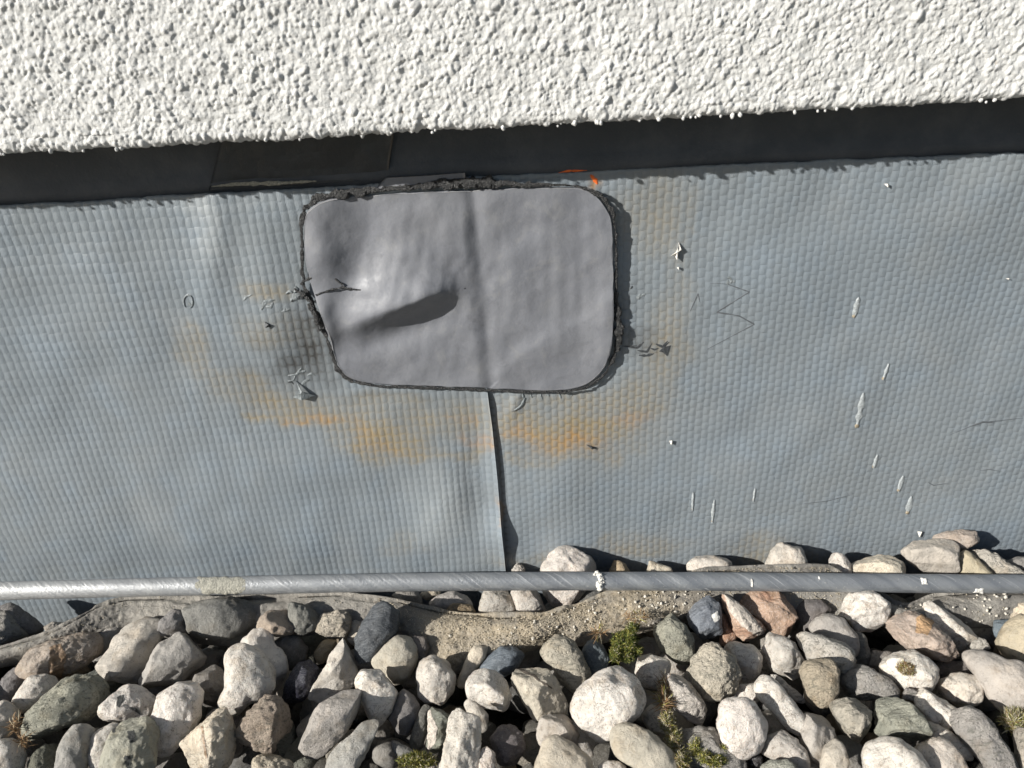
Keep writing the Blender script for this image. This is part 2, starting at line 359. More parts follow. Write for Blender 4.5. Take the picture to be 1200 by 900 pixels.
# ---- white rendered wall: a real grainy skin that wraps round its bottom edge
def render_wall():
    xs = axis(-0.285, 0.285, 0.0003, 0.9); st = 0.0003
    fy = -0.0245                                               # face of the render
    edge = hit_y(600, 148, fy)[2]
    R = 0.0022
    back = np.arange(0, 0.0295, st * 3)[::-1]               # underside, from the back to the front
    arc = np.linspace(0, math.pi / 2, 9)[1:-1]
    up = np.concatenate([np.arange(0, 0.060, st), 0.060 + np.geomspace(0.001, 0.9, 7)])
    prof = [(fy + R + b, edge, 0, -1) for b in back] + [(fy + R - R * math.sin(a), edge + R - R * math.cos(a), -math.sin(a), -math.cos(a)) for a in arc] + [(fy, edge + R + u, -1, 0) for u in up]
    prof = np.array(prof); s = np.concatenate([[0], np.cumsum(np.hypot(np.diff(prof[:, 0]), np.diff(prof[:, 1])))])
    nu, nv = len(xs), len(prof)
    X = xs[:, None] * np.ones(nv); Sx = np.ones(nu)[:, None] * s
    x0, s_end = -0.285, 0.0295 + 0.0035 + 0.060
    # height map on a uniform raster: union of rounded grains
    px = 0.00022; W_, H_ = int(0.572 / px), int(s_end / px) + 2
    hm = np.zeros((W_, H_), np.float32)
    n = 72000; cx = rng.uniform(0, W_, n); cy = rng.uniform(0, H_, n); rad = rng.gamma(9, 0.115, n) * 0.00042 / px + 1.0
    hh = rng.uniform(0.3, 1.0, n) * rad * px * 1000 * 0.92; el = rng.uniform(0.7, 1.45, n); an = rng.uniform(0, math.pi, n)
    for i in range(n):
        r = rad[i]; q = int(r * 1.5) + 1; a0, b0 = int(cx[i]) - q, int(cy[i]) - q
        a1, b1 = a0 + 2 * q, b0 + 2 * q
        A0, B0, A1, B1 = max(a0, 0), max(b0, 0), min(a1, W_), min(b1, H_)
        if A1 <= A0 or B1 <= B0: continue
        A = np.arange(A0, A1)[:, None] - cx[i]; Bq = np.arange(B0, B1)[None] - cy[i]
        ca, sa = math.cos(an[i]), math.sin(an[i]); d2 = ((A * ca + Bq * sa) / el[i]) ** 2 + ((Bq * ca - A * sa) * el[i] ** .5) ** 2
        v = np.clip(1 - d2 / (r * r), 0, None) ** 0.5 * hh[i]
        np.maximum(hm[A0:A1, B0:B1], v, out=hm[A0:A1, B0:B1])
    u = np.clip((X - x0) / px, 0, W_ - 1.01); w = np.clip(Sx / px, 0, H_ - 1.01)
    iu = u.astype(int); iw = w.astype(int); fu = u - iu; fw = w - iw
    h = (hm[iu, iw] * (1 - fu) * (1 - fw) + hm[iu + 1, iw] * fu * (1 - fw) + hm[iu, iw + 1] * (1 - fu) * fw + hm[iu + 1, iw + 1] * fu * fw)
    P2 = v3(X.ravel() * 1000, Sx.ravel() * 1000)
    lum = fbm(P2 / 3.2, 3, 3).reshape(X.shape) * 0.55 + fbm(P2 / 22, 2, 9).reshape(X.shape) * 0.35
    h = h * (0.85 + 0.30 * lum) + lum * 0.42
    h *= (s[None] < s_end) * (np.abs(X) < 0.286)
    ragged = vn(v3(X.ravel() * 1000 / 6, np.zeros(X.size)), 5).reshape(X.shape) * 0.5 + vn(v3(X.ravel() * 1000 / 2.1, np.zeros(X.size)), 6).reshape(X.shape) * 0.35
    V = np.stack([X, prof[None, :, 0] + prof[None, :, 2] * h * 0.001, prof[None, :, 1] + prof[None, :, 3] * h * 0.001], 2)
    V[:, :, 2] += np.where(prof[None, :, 1] < edge + 0.004, ragged * 0.0006, 0)
    me = mesh('rendered_wall', V.reshape(-1, 3), grid_faces(nu, nv), [M_PLASTER])
    o = obj('rendered_wall', me)
    Vi, Fi = ico(2); VV = []; FF = []; rr = random.Random(9)      # grains hanging from the lower edge
    for q in range(95):
        x = rr.uniform(-.27, .27); rb = rr.uniform(.0003, .00065); c = np.array([x, fy + rr.uniform(-.0006, .0016), edge - rr.uniform(-.0002, .0006)])
        VV.append(Vi * rb * [1, 1, rr.uniform(1, 1.5)] * (1 + .2 * vn(Vi * 2 + q, 3))[:, None] + c); FF.append(Fi + q * len(Vi))
    k = obj('edge_grains', mesh('edge_grains', np.concatenate(VV), np.concatenate(FF), [M_PLASTER]), o); k['kind'] = 'stuff'
    tag(o, 'white wall coated in coarse grainy plaster overhanging the dark gap', 'wall')
render_wall()

# ---- smooth flashing behind, in the gap
def top_px(px):                                                # the line where the embossed sheets end
    return np.interp(px, [-200, 0, 110, 240, 450, 545, 600, 800, 1000, 1200, 1400], [250, 240, 235, 226, 215, 208, 206, 196, 187, 178.5, 169])
def flashing():
    xs = axis(-0.3, 0.3, 0.003, 0.9); zs = np.linspace(0.150, 0.26, 40)
    X, Z = np.meshgrid(xs, zs, indexing='ij'); P = v3(X.ravel() * 1000, Z.ravel() * 1000)
    Y = 0.0022 - 0.0005 * fbm(P / 40, 3, 21).reshape(X.shape)
    # its rounded lower roll, just above the end of the sheets
    tz = np.array([hit_y(p, top_px(p), 0)[2] for p in np.linspace(-300, 1500, 60)]); tx = np.array([hit_y(p, top_px(p), 0)[0] for p in np.linspace(-300, 1500, 60)])
    d = (Z - np.interp(X, tx, tz)) * 1000
    Y -= 0.0022 * np.exp(-((d - 2.2) / 2.4) ** 2)
    V = np.stack([X, Y, Z], 2)
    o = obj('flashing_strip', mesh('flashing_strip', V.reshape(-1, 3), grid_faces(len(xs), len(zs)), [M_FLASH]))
    tag(o, 'smooth dark grey flashing in the shaded gap under the white plaster', 'flashing')
    return o
flash = flashing()

# ---- stains painted by place, with some shade and lit tone painted in
def blobs(pp, L):
    r = np.zeros(len(pp))
    for cx, cy, rx, ry, ang, st in L:
        a = math.radians(ang); dx = pp[:, 0] - cx; dy = pp[:, 1] - cy
        u = (dx * math.cos(a) + dy * math.sin(a)) / rx; v = (-dx * math.sin(a) + dy * math.cos(a)) / ry
        r = np.maximum(r, st * np.exp(-(u * u + v * v) ** 1.4))
    return r
def strokes(pp, L):
    r = np.zeros(len(pp))
    for pts, w, st in L:
        for (x0, y0), (x1, y1) in zip(pts[:-1], pts[1:]):
            d = np.array([x1 - x0, y1 - y0]); l2 = (d * d).sum(); t = np.clip(((pp - [x0, y0]) @ d) / l2, 0, 1)
            q = pp - (np.array([x0, y0]) + t[:, None] * d); r = np.maximum(r, st * np.exp(-(q * q).sum(1) / (w * w)))
    return r
TAN_B = [(345, 478, 55, 17, 12, .75), (300, 455, 36, 14, 35, .5), (440, 505, 62, 26, 12, .9), (470, 525, 55, 17, 8, .75), (520, 488, 60, 22, 0, .6), (660, 505, 88, 26, 6, .95),
         (690, 480, 80, 18, -4, .6), (742, 470, 34, 30, -30, .6), (780, 400, 26, 60, 10, .5), (765, 250, 42, 52, 0, .42), (795, 320, 18, 90, 4, .22), (315, 337, 30, 10, 0, .55),
         (232, 420, 14, 34, -25, .45), (330, 385, 45, 20, 10, .35), (635, 655, 60, 9, 0, .35), (750, 640, 60, 10, 0, .4), (900, 655, 60, 10, 0, .5), (480, 635, 26, 10, 0, .35), (885, 640, 45, 12, 0, .3),
         (450, 470, 70, 14, 0, .4), (605, 475, 30, 18, 0, .4)]
SEAM_SHADE_S = [([(574, 462), (581, 510), (588, 565), (592, 610), (595, 650)], 3.2, 1.0)]  # shade beside the lifted seam painted dark, together with glue residue
TAN_S = [([(290, 489), (340, 488), (390, 492)], 6, .7), ([(225, 385), (232, 420), (262, 450), (300, 470)], 11, .38), ([(814, 230), (816, 270)], 8, .3), ([(805, 400), (795, 430), (770, 470)], 9, .3),
         ([(395, 500), (430, 535), (470, 545), (560, 530)], 7, .55), ([(600, 535), (680, 534), (735, 537)], 6, .5), ([(500, 488), (560, 492)], 5, .6)]
OR_B = [(672, 512, 17, 9, 10, .85), (660, 507, 30, 9, 5, .5), (640, 515, 50, 12, 8, .42), (700, 522, 30, 8, 18, .35), (566, 514, 12, 9, 40, .5), (735, 495, 26, 8, -12, .45), (370, 491, 30, 5, 2, .6), (420, 500, 26, 9, 20, .25), (697, 215, 6, 9, 0, .9), (588, 598, 4, 14, 0, .9), (450, 525, 30, 8, 10, .2)]
OR_S = [([(330, 490), (385, 491)], 3, .55), ([(540, 508), (570, 526)], 5, .55), ([(592, 508), (625, 512)], 5, .45), ([(520, 489), (558, 491)], 3, .4), ([(668, 505), (688, 518)], 4, .95), ([(600, 512), (660, 520), (690, 519)], 4, .5)]
SOOT_B = [(366, 395, 34, 48, -12, 1.0), (350, 430, 38, 26, 0, .75), (318, 395, 34, 34, 0, .4), (385, 440, 22, 12, 20, .5), (745, 398, 26, 18, 0, .55), (740, 350, 16, 30, 0, .35), (450, 462, 60, 6, 0, .3),
          (275, 420, 40, 26, 0, .22), (330, 440, 60, 30, 10, .3), (770, 410, 20, 14, 0, .35)]
PALE_B = [(252, 262, 14, 45, -6, .35), (285, 300, 40, 40, 0, .18), (520, 600, 34, 46, 0, .4), (470, 585, 60, 40, 0, .15), (440, 230, 60, 8, 0, .3), (1155, 195, 60, 20, 0, .15), (250, 238, 90, 10, 0, .2), (560, 640, 26, 30, 0, .2)]  # whitish areas; those at the left fold paint the lit bulge

def sheet(name, xa, xb, yfun, label, z0=-0.03, edge=None, parent=None, mat=M_WEAVE, ztop=None, step=0.00085, cat='roofing membrane'):
    """embossed sheet on the wall; its top follows top_px, its front face is at yfun(px, py)"""
    xs = np.concatenate([xa, ]) if isinstance(xa, np.ndarray) else np.arange(xa, xb, step)
    zs = np.linspace(0, 1, int(0.215 / step))
    pts = np.linspace(-500, 1700, 90); T = np.array([hit_y(p, top_px(p) if ztop is None else ztop(p), 0) for p in pts])
    jag = 0.00025 * vn(v3(xs * 1000 / 5, xs * 0), 31) + 0.00012 * vn(v3(xs * 1000 / 1.2, xs * 0), 33)
    tz = np.interp(xs, T[:, 0], T[:, 2]) + jag
    X = xs[:, None] * np.ones(len(zs)); Z = z0 + (tz - z0)[:, None] * zs
    if edge is not None: X = edge(X, Z)
    P = np.stack([X.ravel(), np.zeros(X.size), Z.ravel()], 1); pp = project(P)
    Y = yfun(pp[:, 0], pp[:, 1], P)
    P[:, 1] = Y
    nu, nv = X.shape; f = grid_faces(nu, nv)
    # thickness: a rim folded back from the top and both side edges
    b = [np.arange(nu) * nv + nv - 1, np.arange(nv), (nu - 1) * nv + np.arange(nv)]; V = [P]; FF = [f]; off = len(P); rim = []
    for k, e in enumerate(b):
        Q = P[e].copy(); Q[:, 1] = Q[:, 1] + 0.0012 + (0 if k == 0 else 0.0004)
        V.append(Q); m = len(e); i = np.arange(m - 1); FF.append(np.stack([e[i], e[i + 1], off + i + 1, off + i], 1)); off += m; rim.append(e)
    V = np.concatenate(V); FF = np.concatenate(FF)
    me = mesh(name, V, FF, [mat]); pa = project(V * [1, 0, 1])
    wob = np.stack([fbm(v3(pa[:, 0] / 34, pa[:, 1] / 26), 4, 41), fbm(v3(pa[:, 0] / 34, pa[:, 1] / 26), 4, 47)], 1); pw = pa + wob * 9
    brk = np.clip(0.92 + 0.30 * fbm(v3(pa[:, 0] / 26, pa[:, 1] / 15), 3, 51), 0, 1.4)
    attr(me, 'tan', np.maximum(blobs(pw, TAN_B), strokes(pw, TAN_S)) * brk)
    attr(me, 'orange', np.maximum(blobs(pw, OR_B), strokes(pw, OR_S)) * brk)
    attr(me, 'soot_shade', np.maximum(blobs(pw, SOOT_B) * brk, strokes(pa, SEAM_SHADE_S) * (edge is None))); attr(me, 'pale', blobs(pw, PALE_B))
    o = obj(name, me, parent); 
    if label: tag(o, label, cat)
    return o
def G(px, py, cx, cy, sx, sy, ang=0):
    a = math.radians(ang); dx, dy = px - cx, py - cy; u = (dx * math.cos(a) + dy * math.sin(a)) / sx; v = (-dx * math.sin(a) + dy * math.cos(a)) / sy
    return np.exp(-(u * u + v * v))
SEAM = np.array([(545, 190), (556, 300), (566, 400), (571, 456), (577, 500), (583, 560), (587, 610), (590, 640), (593, 672), (600, 740)], float)
SEAM3 = np.array([hit_y(*p, 0) for p in SEAM])
def seam_x(z): return np.interp(-z, -SEAM3[:, 2], SEAM3[:, 0])
def y_left(px, py, P):
    w = fbm(P * 1000 / 45, 3, 61) * 0.9 + fbm(P * 1000 / 12, 2, 63) * 0.08
    d = (seam_x(P[:, 2]) - P[:, 0]) * 1000                     # mm left of the seam edge
    lift = 0.9 + (0.5 + 1.4 * sstep(440, 475, py)) * np.exp(-d / 4) + (2.0 * G(px, py, 590, 622, 400, 20)) * np.exp(-np.clip(d, 0, None) / 7)
    w += 1.1 * G(px, py, 256, 265, 20, 70, -6) + 0.7 * G(px, py, 246, 330, 20, 60, 0) + 1.3 * G(px, py, 520, 595, 30, 55) + 1.2 * G(px, py, 310, 300, 35, 90)
    w *= 1 - .8 * G(px, py, 480, 335, 160, 130); w += 1.6 * G(px, py, 325, 400, 32, 46, -12) - 0.7 * G(px, py, 560, 560, 14, 70) + 0.8 * G(px, py, 555, 660, 30, 30)
    return -(lift + w) * 0.001
def y_right(px, py, P):
    w = fbm(P * 1000 / 55, 3, 71) * 1.0 + fbm(P * 1000 / 12, 2, 73) * 0.08
    w += 0.6 * G(px, py, 660, 560, 50, 60) + 0.9 * G(px, py, 604, 470, 7, 16, 20) + 0.5 * G(px, py, 1080, 400, 110, 120)
    d = (P[:, 0] - seam_x(P[:, 2])) * 1000
    w *= sstep(-2, 8, d) * .8 + .2
    return -w * 0.001
ax = axis(-0.27, 0.27, 0.00085, 0.9)
xl = ax[ax < 0.0]; xl = np.concatenate([xl[xl < -0.03], np.linspace(-0.03, 0.0, 60)])
def edge_l(X, Z):                                              # last columns follow the seam
    sx = seam_x(Z); k = np.clip((X + 0.06) / 0.06, 0, 1); return X + (sx - 0.0) * k * (k > 0)
left = sheet('membrane_sheet', xl, None, y_left, 'embossed grey membrane sheet left of the dark open seam', edge=edge_l, mat=M_WEAVEL)
xr = np.concatenate([np.arange(-0.028, 0.27, 0.00085), 0.27 + np.geomspace(0.004, 0.9, 6)])
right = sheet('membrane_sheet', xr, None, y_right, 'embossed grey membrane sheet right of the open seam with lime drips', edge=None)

# ---- short lap strip in the gap and the pale tab beside it
def quad_strip(name, poly, y, mat, label, cat, n=60, bulge=0.0006, thick=0.0011):
    """a cut piece lying on the wall: four corner pixels (tl, tr, br, bl)"""
    c = [hit_y(*p, y) for p in poly]; U = np.linspace(0, 1, n); V_ = np.linspace(0, 1, n)
    A, Bq = np.meshgrid(U, V_, indexing='ij')
    P = (c[3] * (1 - A[..., None]) + c[2] * A[..., None]) * (1 - Bq[..., None]) + (c[0] * (1 - A[..., None]) + c[1] * A[..., None]) * Bq[..., None]
    P = P.reshape(-1, 3); P[:, 1] -= bulge * fbm(P * 1000 / 14, 3, 5); P[:, 2] += 0.0002 * vn(v3(P[:, 0] * 700, P[:, 0] * 0), 3) * (np.abs(Bq.ravel()) < .01)
    f = grid_faces(n, n); ring = np.concatenate([np.arange(n) * n, (n - 1) * n + np.arange(n), (n - 1 - np.arange(n)) * n + n - 1, n - 1 - np.arange(n)])
    Q = P[ring] + [0, thick, 0]; i = np.arange(len(ring) - 1)
    f = np.concatenate([f, np.stack([ring[i], ring[i + 1], len(P) + i + 1, len(P) + i], 1)])
    me = mesh(name, np.concatenate([P, Q]), f, [mat]); 
    for a in ('tan', 'orange', 'soot_shade', 'pale'): attr(me, a, np.zeros(len(P) + len(Q)))
    o = obj(name, me); tag(o, label, cat); return o
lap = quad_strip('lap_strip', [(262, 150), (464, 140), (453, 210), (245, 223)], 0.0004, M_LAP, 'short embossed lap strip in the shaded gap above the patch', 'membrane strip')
tab = quad_strip('membrane_tab', [(452, 209), (545, 203), (546, 219), (440, 221)], -0.0030, M_PATCH, 'narrow smooth grey tab sticking up above the middle of the patch', 'membrane strip', n=24)

# ================================================================== THE PATCH
OUT = [(356, 262), (359, 248), (370, 239), (395, 232), (450, 228.5), (520, 224.5), (600, 221), (662, 219.5), (682, 221), (701, 231), (713, 248), (718, 270), (719, 340), (719, 398),
       (714, 420), (702, 440), (684, 452), (660, 457.5), (600, 456.5), (520, 452.5), (440, 450), (410, 444), (397, 431), (386, 398), (374, 362), (364, 333), (357, 300)]
def smooth_closed(P, n, it=2):
    P = np.array(P, float)
    for _ in range(it):
        Q = np.roll(P, -1, 0); P = np.stack([P * .8 + Q * .2, P * .2 + Q * .8], 1).reshape(-1, 2)
    d = np.r_[0, np.cumsum(np.hypot(*(np.roll(P, -1, 0) - P).T))]; PP = np.vstack([P, P[:1]])
    t = np.linspace(0, d[-1], n, endpoint=False); return np.stack([np.interp(t, d, PP[:, 0]), np.interp(t, d, PP[:, 1])], 1)
def poly_side(px, py, pts):                                    # signed distance to an open polyline (+ = below / right)
    best = np.full(px.shape, 1e9); sg = np.ones(px.shape); tt = np.zeros(px.shape); n = len(pts) - 1
    for k in range(n):
        a = np.array(pts[k], float); d = np.array(pts[k + 1], float) - a; l = (d * d).sum()
        t = np.clip(((px - a[0]) * d[0] + (py - a[1]) * d[1]) / l, 0, 1); qx = px - a[0] - t * d[0]; qy = py - a[1] - t * d[1]
        dd = np.hypot(qx, qy); s = np.sign(d[0] * qy - d[1] * qx); m = dd < best
        best = np.where(m, dd, best); sg = np.where(m, s, sg); tt = np.where(m, (k + t) / n, tt)
    return best * sg, tt
def patch_h(px, py):
    h = np.full(px.shape, 2.1)
    sx = np.interp(py, SEAM[:, 1], SEAM[:, 0]) - 3
    h += 0.75 * (1 - sstep(-9, 10, px - sx)) - 0.6 * np.exp(-((px - sx - 10) / 9) ** 2) * (0.6 + 0.4 * sstep(330, 250, py))
    yc = np.interp(px, [374, 408, 430, 466, 501, 524, 556], [394, 380, 371, 360, 347, 340, 338]); d = py - yc
    env = sstep(372, 462, px) * sstep(552, 488, px); sg = np.interp(px, [430, 530], [40, 20])
    h += env * (np.where(d > 0, np.exp(-(d / 14.0) ** 2), np.exp(-(np.abs(d) / sg) ** 1.6)) * 6.8 - 1.5 * np.exp(-((d - 32) / 16) ** 2))
    h += 2.3 * G(px, py, 374, 290, 24, 56, -8) - 2.1 * G(px, py, 426, 288, 26, 50, 6) + 0.9 * G(px, py, 384, 385, 14, 14) + 0.6 * G(px, py, 480, 300, 22, 40, 20) + 0.7 * G(px, py, 500, 250, 40, 18, -15)
    h += 2.2 * G(px, py, 377, 368, 15, 22, -15) - 1.2 * G(px, py, 402, 395, 16, 20) + 1.0 * G(px, py, 430, 340, 16, 12)
    d2, t2 = poly_side(px, py, [(588, 442), (612, 418), (650, 395), (690, 378), (719, 350)])
    h += np.where(d2 > 0, np.exp(-(d2 / 22) ** 2), np.exp(-(d2 / 12) ** 2)) * 0.75
    h += 0.9 * G(px, py, 720, 330, 22, 120) + 0.8 * G(px, py, 712, 410, 20, 40)
    q = v3(px / 38, py / 34); h += 0.42 * fbm(q, 2, 81) + 0.03 * fbm(v3(px / 9, py / 11), 2, 83)
    h += 0.06 * np.sin(px / 9.5 * 2 * math.pi / 1.9) * G(px, py, 660, 330, 60, 80) + 0.05 * np.sin((px + 0.2 * py + 6 * vn(v3(px / 30, py / 30), 4)) / 18 * 2 * math.pi) * G(px, py, 500, 330, 110, 90)
    return h
def make_patch():
    nA, nR = 520, 120; O = smooth_closed(OUT, nA); c = np.array([545., 338.])
    O = O + (fbm(v3(np.arange(nA) / 9., np.arange(nA) * 0.), 2, 3) * .6)[:, None] * (O - c) / np.linalg.norm(O - c, axis=1)[:, None]
    r = 1 - (1 - np.linspace(0.004, 1, nR)) ** 1.25
    PX = c[0] + (O[:, None, 0] - c[0]) * r; PY = c[1] + (O[:, None, 1] - c[1]) * r
    h = patch_h(PX.ravel(), PY.ravel())
    P = np.array([hit_y(a, b, 0) for a, b in zip(PX.ravel(), PY.ravel())])
    # keep the outline where the photograph shows it while standing proud of the wall
    v = P - CAM; P = CAM + v * ((-h * 0.001 - CAM[1]) / v[:, 1])[:, None]
    f = grid_faces(nA, nR, True)
    e = np.arange(nA) * nR + nR - 1; Q1 = P[e] + [0, 0.0011, 0]; off = len(P); i = np.arange(nA); j = (i + 1) % nA
    f1 = np.stack([e[i], e[j], off + j, off + i], 1)
    V = np.concatenate([P, Q1]); me = mesh('membrane_patch', V, np.concatenate([f, f1]), [M_PATCH])
    o = obj('membrane_patch', me); tag(o, 'rounded smooth grey patch welded over the seam with blistered left half', 'patch')
    # melted skirt between the patch and the wall
    off_in = P[e]; c3 = off_in.mean(0); Q2 = c3 + (off_in - c3) * 0.985; V2 = np.concatenate([Q2 + [0, 0.0009, 0], np.stack([Q2[:, 0], np.full(nA, 0.0), Q2[:, 2] - 0.0002], 1)])
    f2 = np.stack([i, j, nA + j, nA + i], 1); obj('melted_backing', mesh('melted_backing', V2, f2, [M_CHAR]), o)
    # charred bead squeezed out around the rim: (px, py, half width px)
    def bead(pts, y, seed, name='melted_bead'):
        pts = np.array(pts, float); d = np.r_[0, np.cumsum(np.hypot(*np.diff(pts[:, :2], axis=0).T))]; n = max(12, int(d[-1] / 0.8)); t = np.linspace(0, d[-1], n)
        C_ = np.array([hit_y(a, b, y) for a, b in zip(np.interp(t, d, pts[:, 0]), np.interp(t, d, pts[:, 1]))]); w = np.interp(t, d, pts[:, 2]) / 3100
        T = np.gradient(C_, axis=0); T /= np.linalg.norm(T, axis=1)[:, None]; N = np.array([0, -1., 0]); Bn = np.cross(T, N); Bn /= np.linalg.norm(Bn, axis=1)[:, None]
        m = 14; a = np.linspace(0, 2 * math.pi, m, endpoint=False)
        V = C_[:, None] + (Bn[:, None] * np.cos(a)[None, :, None] + N * np.sin(a)[None, :, None] * 0.5) * w[:, None, None]
        V = V.reshape(-1, 3); nn = fbm(V * 1000 / 1.9, 3, seed) * .55 + .35 * vn(V * 1000 / 4.5, seed + 9)
        D = (V - np.repeat(C_, m, 0)); V = V + D * nn[:, None] * 1.25
        ff = grid_faces(n, m); A = np.arange(n - 1) * m; ff = np.concatenate([ff, np.stack([A + m - 1, A + 2 * m - 1, A + m, A], 1)])
        return obj(name, mesh(name, V, ff, [M_CHAR]), o)
    bead([(354, 290, 1.4), (353, 262, 2.6), (357, 245, 3.4), (369, 234, 4), (395, 227, 4), (430, 224, 4), (455, 222, 3), (500, 218, 4), (540, 216, 5), (575, 215, 5), (600, 216, 3.2), (640, 217, 1.6), (664, 217, 1.2)], -0.0028, 3)
    bead([(664, 217, 1.2), (686, 220, 1.8), (704, 230, 2.2), (717, 247, 2.6), (721, 268, 2.0), (722, 300, 1.6), (722, 350, 2), (724, 366, 3.6), (726, 385, 5.5), (725, 402, 4.4), (719, 420, 2), (706, 442, 1.6), (686, 455, 1.4)], -0.0022, 5)
    bead([(686, 455, 1.4), (660, 459.5, 1.5), (600, 458.5, 1.6), (520, 455, 1.6), (440, 452.5, 1.6), (412, 447, 2.2), (396, 434, 3), (385, 402, 1.8), (374, 372, 3.2), (364, 350, 3.6), (356, 334, 3), (354, 318, 1.6), (354, 290, 1.2)], -0.0026, 7)
    # cut edge of the patch, its lit highlight painted in pale grey
    k0 = np.r_[np.arange(int(nA * .72), nA), np.arange(0, int(nA * .30))]; E0 = P[np.arange(nA) * nR + nR - 1]; E1 = c3 + (E0 - c3) * 0.992
    nz = np.clip(.55 + .9 * vn(v3(np.arange(nA) / 11., np.arange(nA) * 0.), 77), 0, 1)[:, None]; E1 = E0 + (E1 - E0) * nz
    V3 = np.concatenate([E0 + [0, .0003, 0], E1 - [0, .00012, 0]]); obj('painted_lit_edge', mesh('painted_lit_edge', V3, np.stack([i, j, nA + j, nA + i], 1), [M_LITEDGE]), o)
    for pts in ([(352, 333, 1.6), (362, 326, 1.4), (378, 323, 1), (392, 327, 1.2), (402, 334, .8)], [(370, 346, .8), (386, 340, 1.6), (400, 337, 1.2), (424, 340, .5)], [(345, 338, 2), (352, 344, 3), (362, 352, 1.5)], [(362, 356, 2), (370, 372, 2.4), (374, 388, 1.5)]):
        h_ = patch_h(np.array([p[0] for p in pts], float), np.array([p[1] for p in pts], float)).mean() if pts[0][0] > 365 else 3.4
        bead(pts, -h_ * 0.001 - 0.0004, 11, 'torn_crease')
    return o
patch = make_patch()

# ---- thin marks on the sheets (each its own small raised piece)
def ribbon(name, pts, width, y, mat, parent, thick=0.00025, seed=1, taper=True):
    pts = np.array(pts, float); d = np.r_[0, np.cumsum(np.hypot(*np.diff(pts, axis=0).T))]; n = max(6, int(d[-1] / 1.2)); t = np.linspace(0, d[-1], n)
    px, py = np.interp(t, d, pts[:, 0]), np.interp(t, d, pts[:, 1])
    C_ = np.array([hit_y(a, b, 0) for a, b in zip(px, py)]); C_[:, 1] = (y(px, py, C_) if callable(y) else y)
    T = np.gradient(C_, axis=0); T /= np.linalg.norm(T, axis=1)[:, None] + 1e-9; N = np.array([0, -1., 0]); Bn = np.cross(T, N)
    w = width / 3100 * (np.sin(np.clip(t / d[-1], .04, .96) * math.pi) ** .5 if taper else np.ones(n)) * (1 + .35 * vn(v3(t / 3, t * 0 + seed), seed))
    prof = [(-1, -.3), (-.6, .8), (0, 1), (.6, .8), (1, -.3)]
    V = np.concatenate([(C_ + Bn * (w * a)[:, None] + N * thick * b)[:, None] for a, b in prof], 1).reshape(-1, 3)
    return obj(name, mesh(name, V, grid_faces(n, 5), [mat]), parent)
def drip(x0, y0, x1, y1, w, parent=None):
    o = ribbon('lime_drip', [(x0, y0), ((x0 + x1) / 2, (y0 + y1) / 2), (x1, y1)], w, y_right, M_LIMETHIN, parent, 0.0003, int(x0))
    if abs(y1 - y0) > 12:
        p = hit_y(x1, y1 - 2, 0); V, f = ico(2); r = w * .5 / 2600
        V = V * [r, r * .5, r * 1.3]; V = V * (1 + .25 * vn(V * 3000, int(x1)))[:, None] + p; V[:, 1] += y_right(np.array([x1]), np.array([y1]), p[None])[0]
        obj('drip_foot', mesh('drip_foot', V, f, [M_LIMEB]), parent)
q7 = lambda x, y: (780 + x / 2.5, 280 + y / 2.5)
for a, b, w in [((568, 172), (554, 232), 3.6), ((655, 366), (638, 414), 3), ((580, 450), (560, 552), 4.6), ((622, 633), (611, 673), 3), ((698, 695), (685, 744), 3.6), ((723, 757), (711, 810), 4.4), ((81, 742), (79, 797), 2.2), ((143, 763), (137, 832), 2.6), ((261, 728), (256, 766), 1.8)]:
    drip(*q7(*a), *q7(*b), w, right)
def flake(name, px, py, pts, mat, parent, yf, lift=0.0012):
    base = hit_y(px, py, 0); y0 = float(yf(np.array([px]), np.array([py]), base[None])[0]); V = []
    for k, (a, b) in enumerate(pts): q = hit_y(px + a, py + b, 0); q[1] = y0 - lift * (0.2 + 0.8 * (k % 2)); V.append(q)
    c = np.mean(V, 0); c[1] = y0 - lift; n = len(V); V.append(c); V2 = [v + [0, 0.0003, 0] for v in V]; Vn = V + V2
    f = [(i, (i + 1) % n, n) for i in range(n)] + [(i + n + 1, n + 1 + n, (i + 1) % n + n + 1) for i in range(n)] + [(i, i + n + 1, (i + 1) % n + n + 1, (i + 1) % n) for i in range(n)]
    me = mesh(name, Vn, [tuple(x) for x in f], [mat], smooth=False); return obj(name, me, parent)
flake('paper_flake', 796, 290, [(0, -5), (2, 2), (0, 5), (-3, 14), (-5, 10), (-10, 9), (-3, 6), (-2, 0)], M_LIME, right, y_right, 0.0016)
flake('lime_crumb', 795, 314, [(-1.5, 0), (0, -1.6), (1.8, 0), (0, 1.6)], M_LIME, right, y_right)
flake('lime_crumb', 1038, 216, [(-3, -1), (0, -2), (4, 1), (0, 2)], M_LIME, right, y_right)
flake('lime_crumb', 786, 518, [(-1.5, -1), (1, -3), (2, 2), (0, 2)], M_LIME, right, y_right)
flake('lime_crumb', 1078, 626, [(-2, -2), (2, -3), (3, 2), (-1, 3)], M_LIME, right, y_right)
flake('lime_crumb', 1181, 327, [(-1, 0), (1, -1), (1, 1)], M_LIME, right, y_right)
flake('bark_chip', 693, 522, [(-6, -2), (0, -1), (6, 2), (0, 2)], M_DARK, right, y_right)
flake('peeled_flake', 356, 458, [(-8, -14), (0, -4), (14, 3), (0, 6), (-12, 5), (-4, -2)], M_SMEAR, left, y_left, 0.0022)
flake('peeled_flake', 316, 376, [(-3, -3), (2, -1), (4, 2), (-2, 3)], M_DARK, left, y_left)
flake('peeled_flake', 778, 408, [(-6, 3), (-1, -2), (8, -4), (3, 8), (-2, 4)], M_DARK, right, y_right, 0.0003)
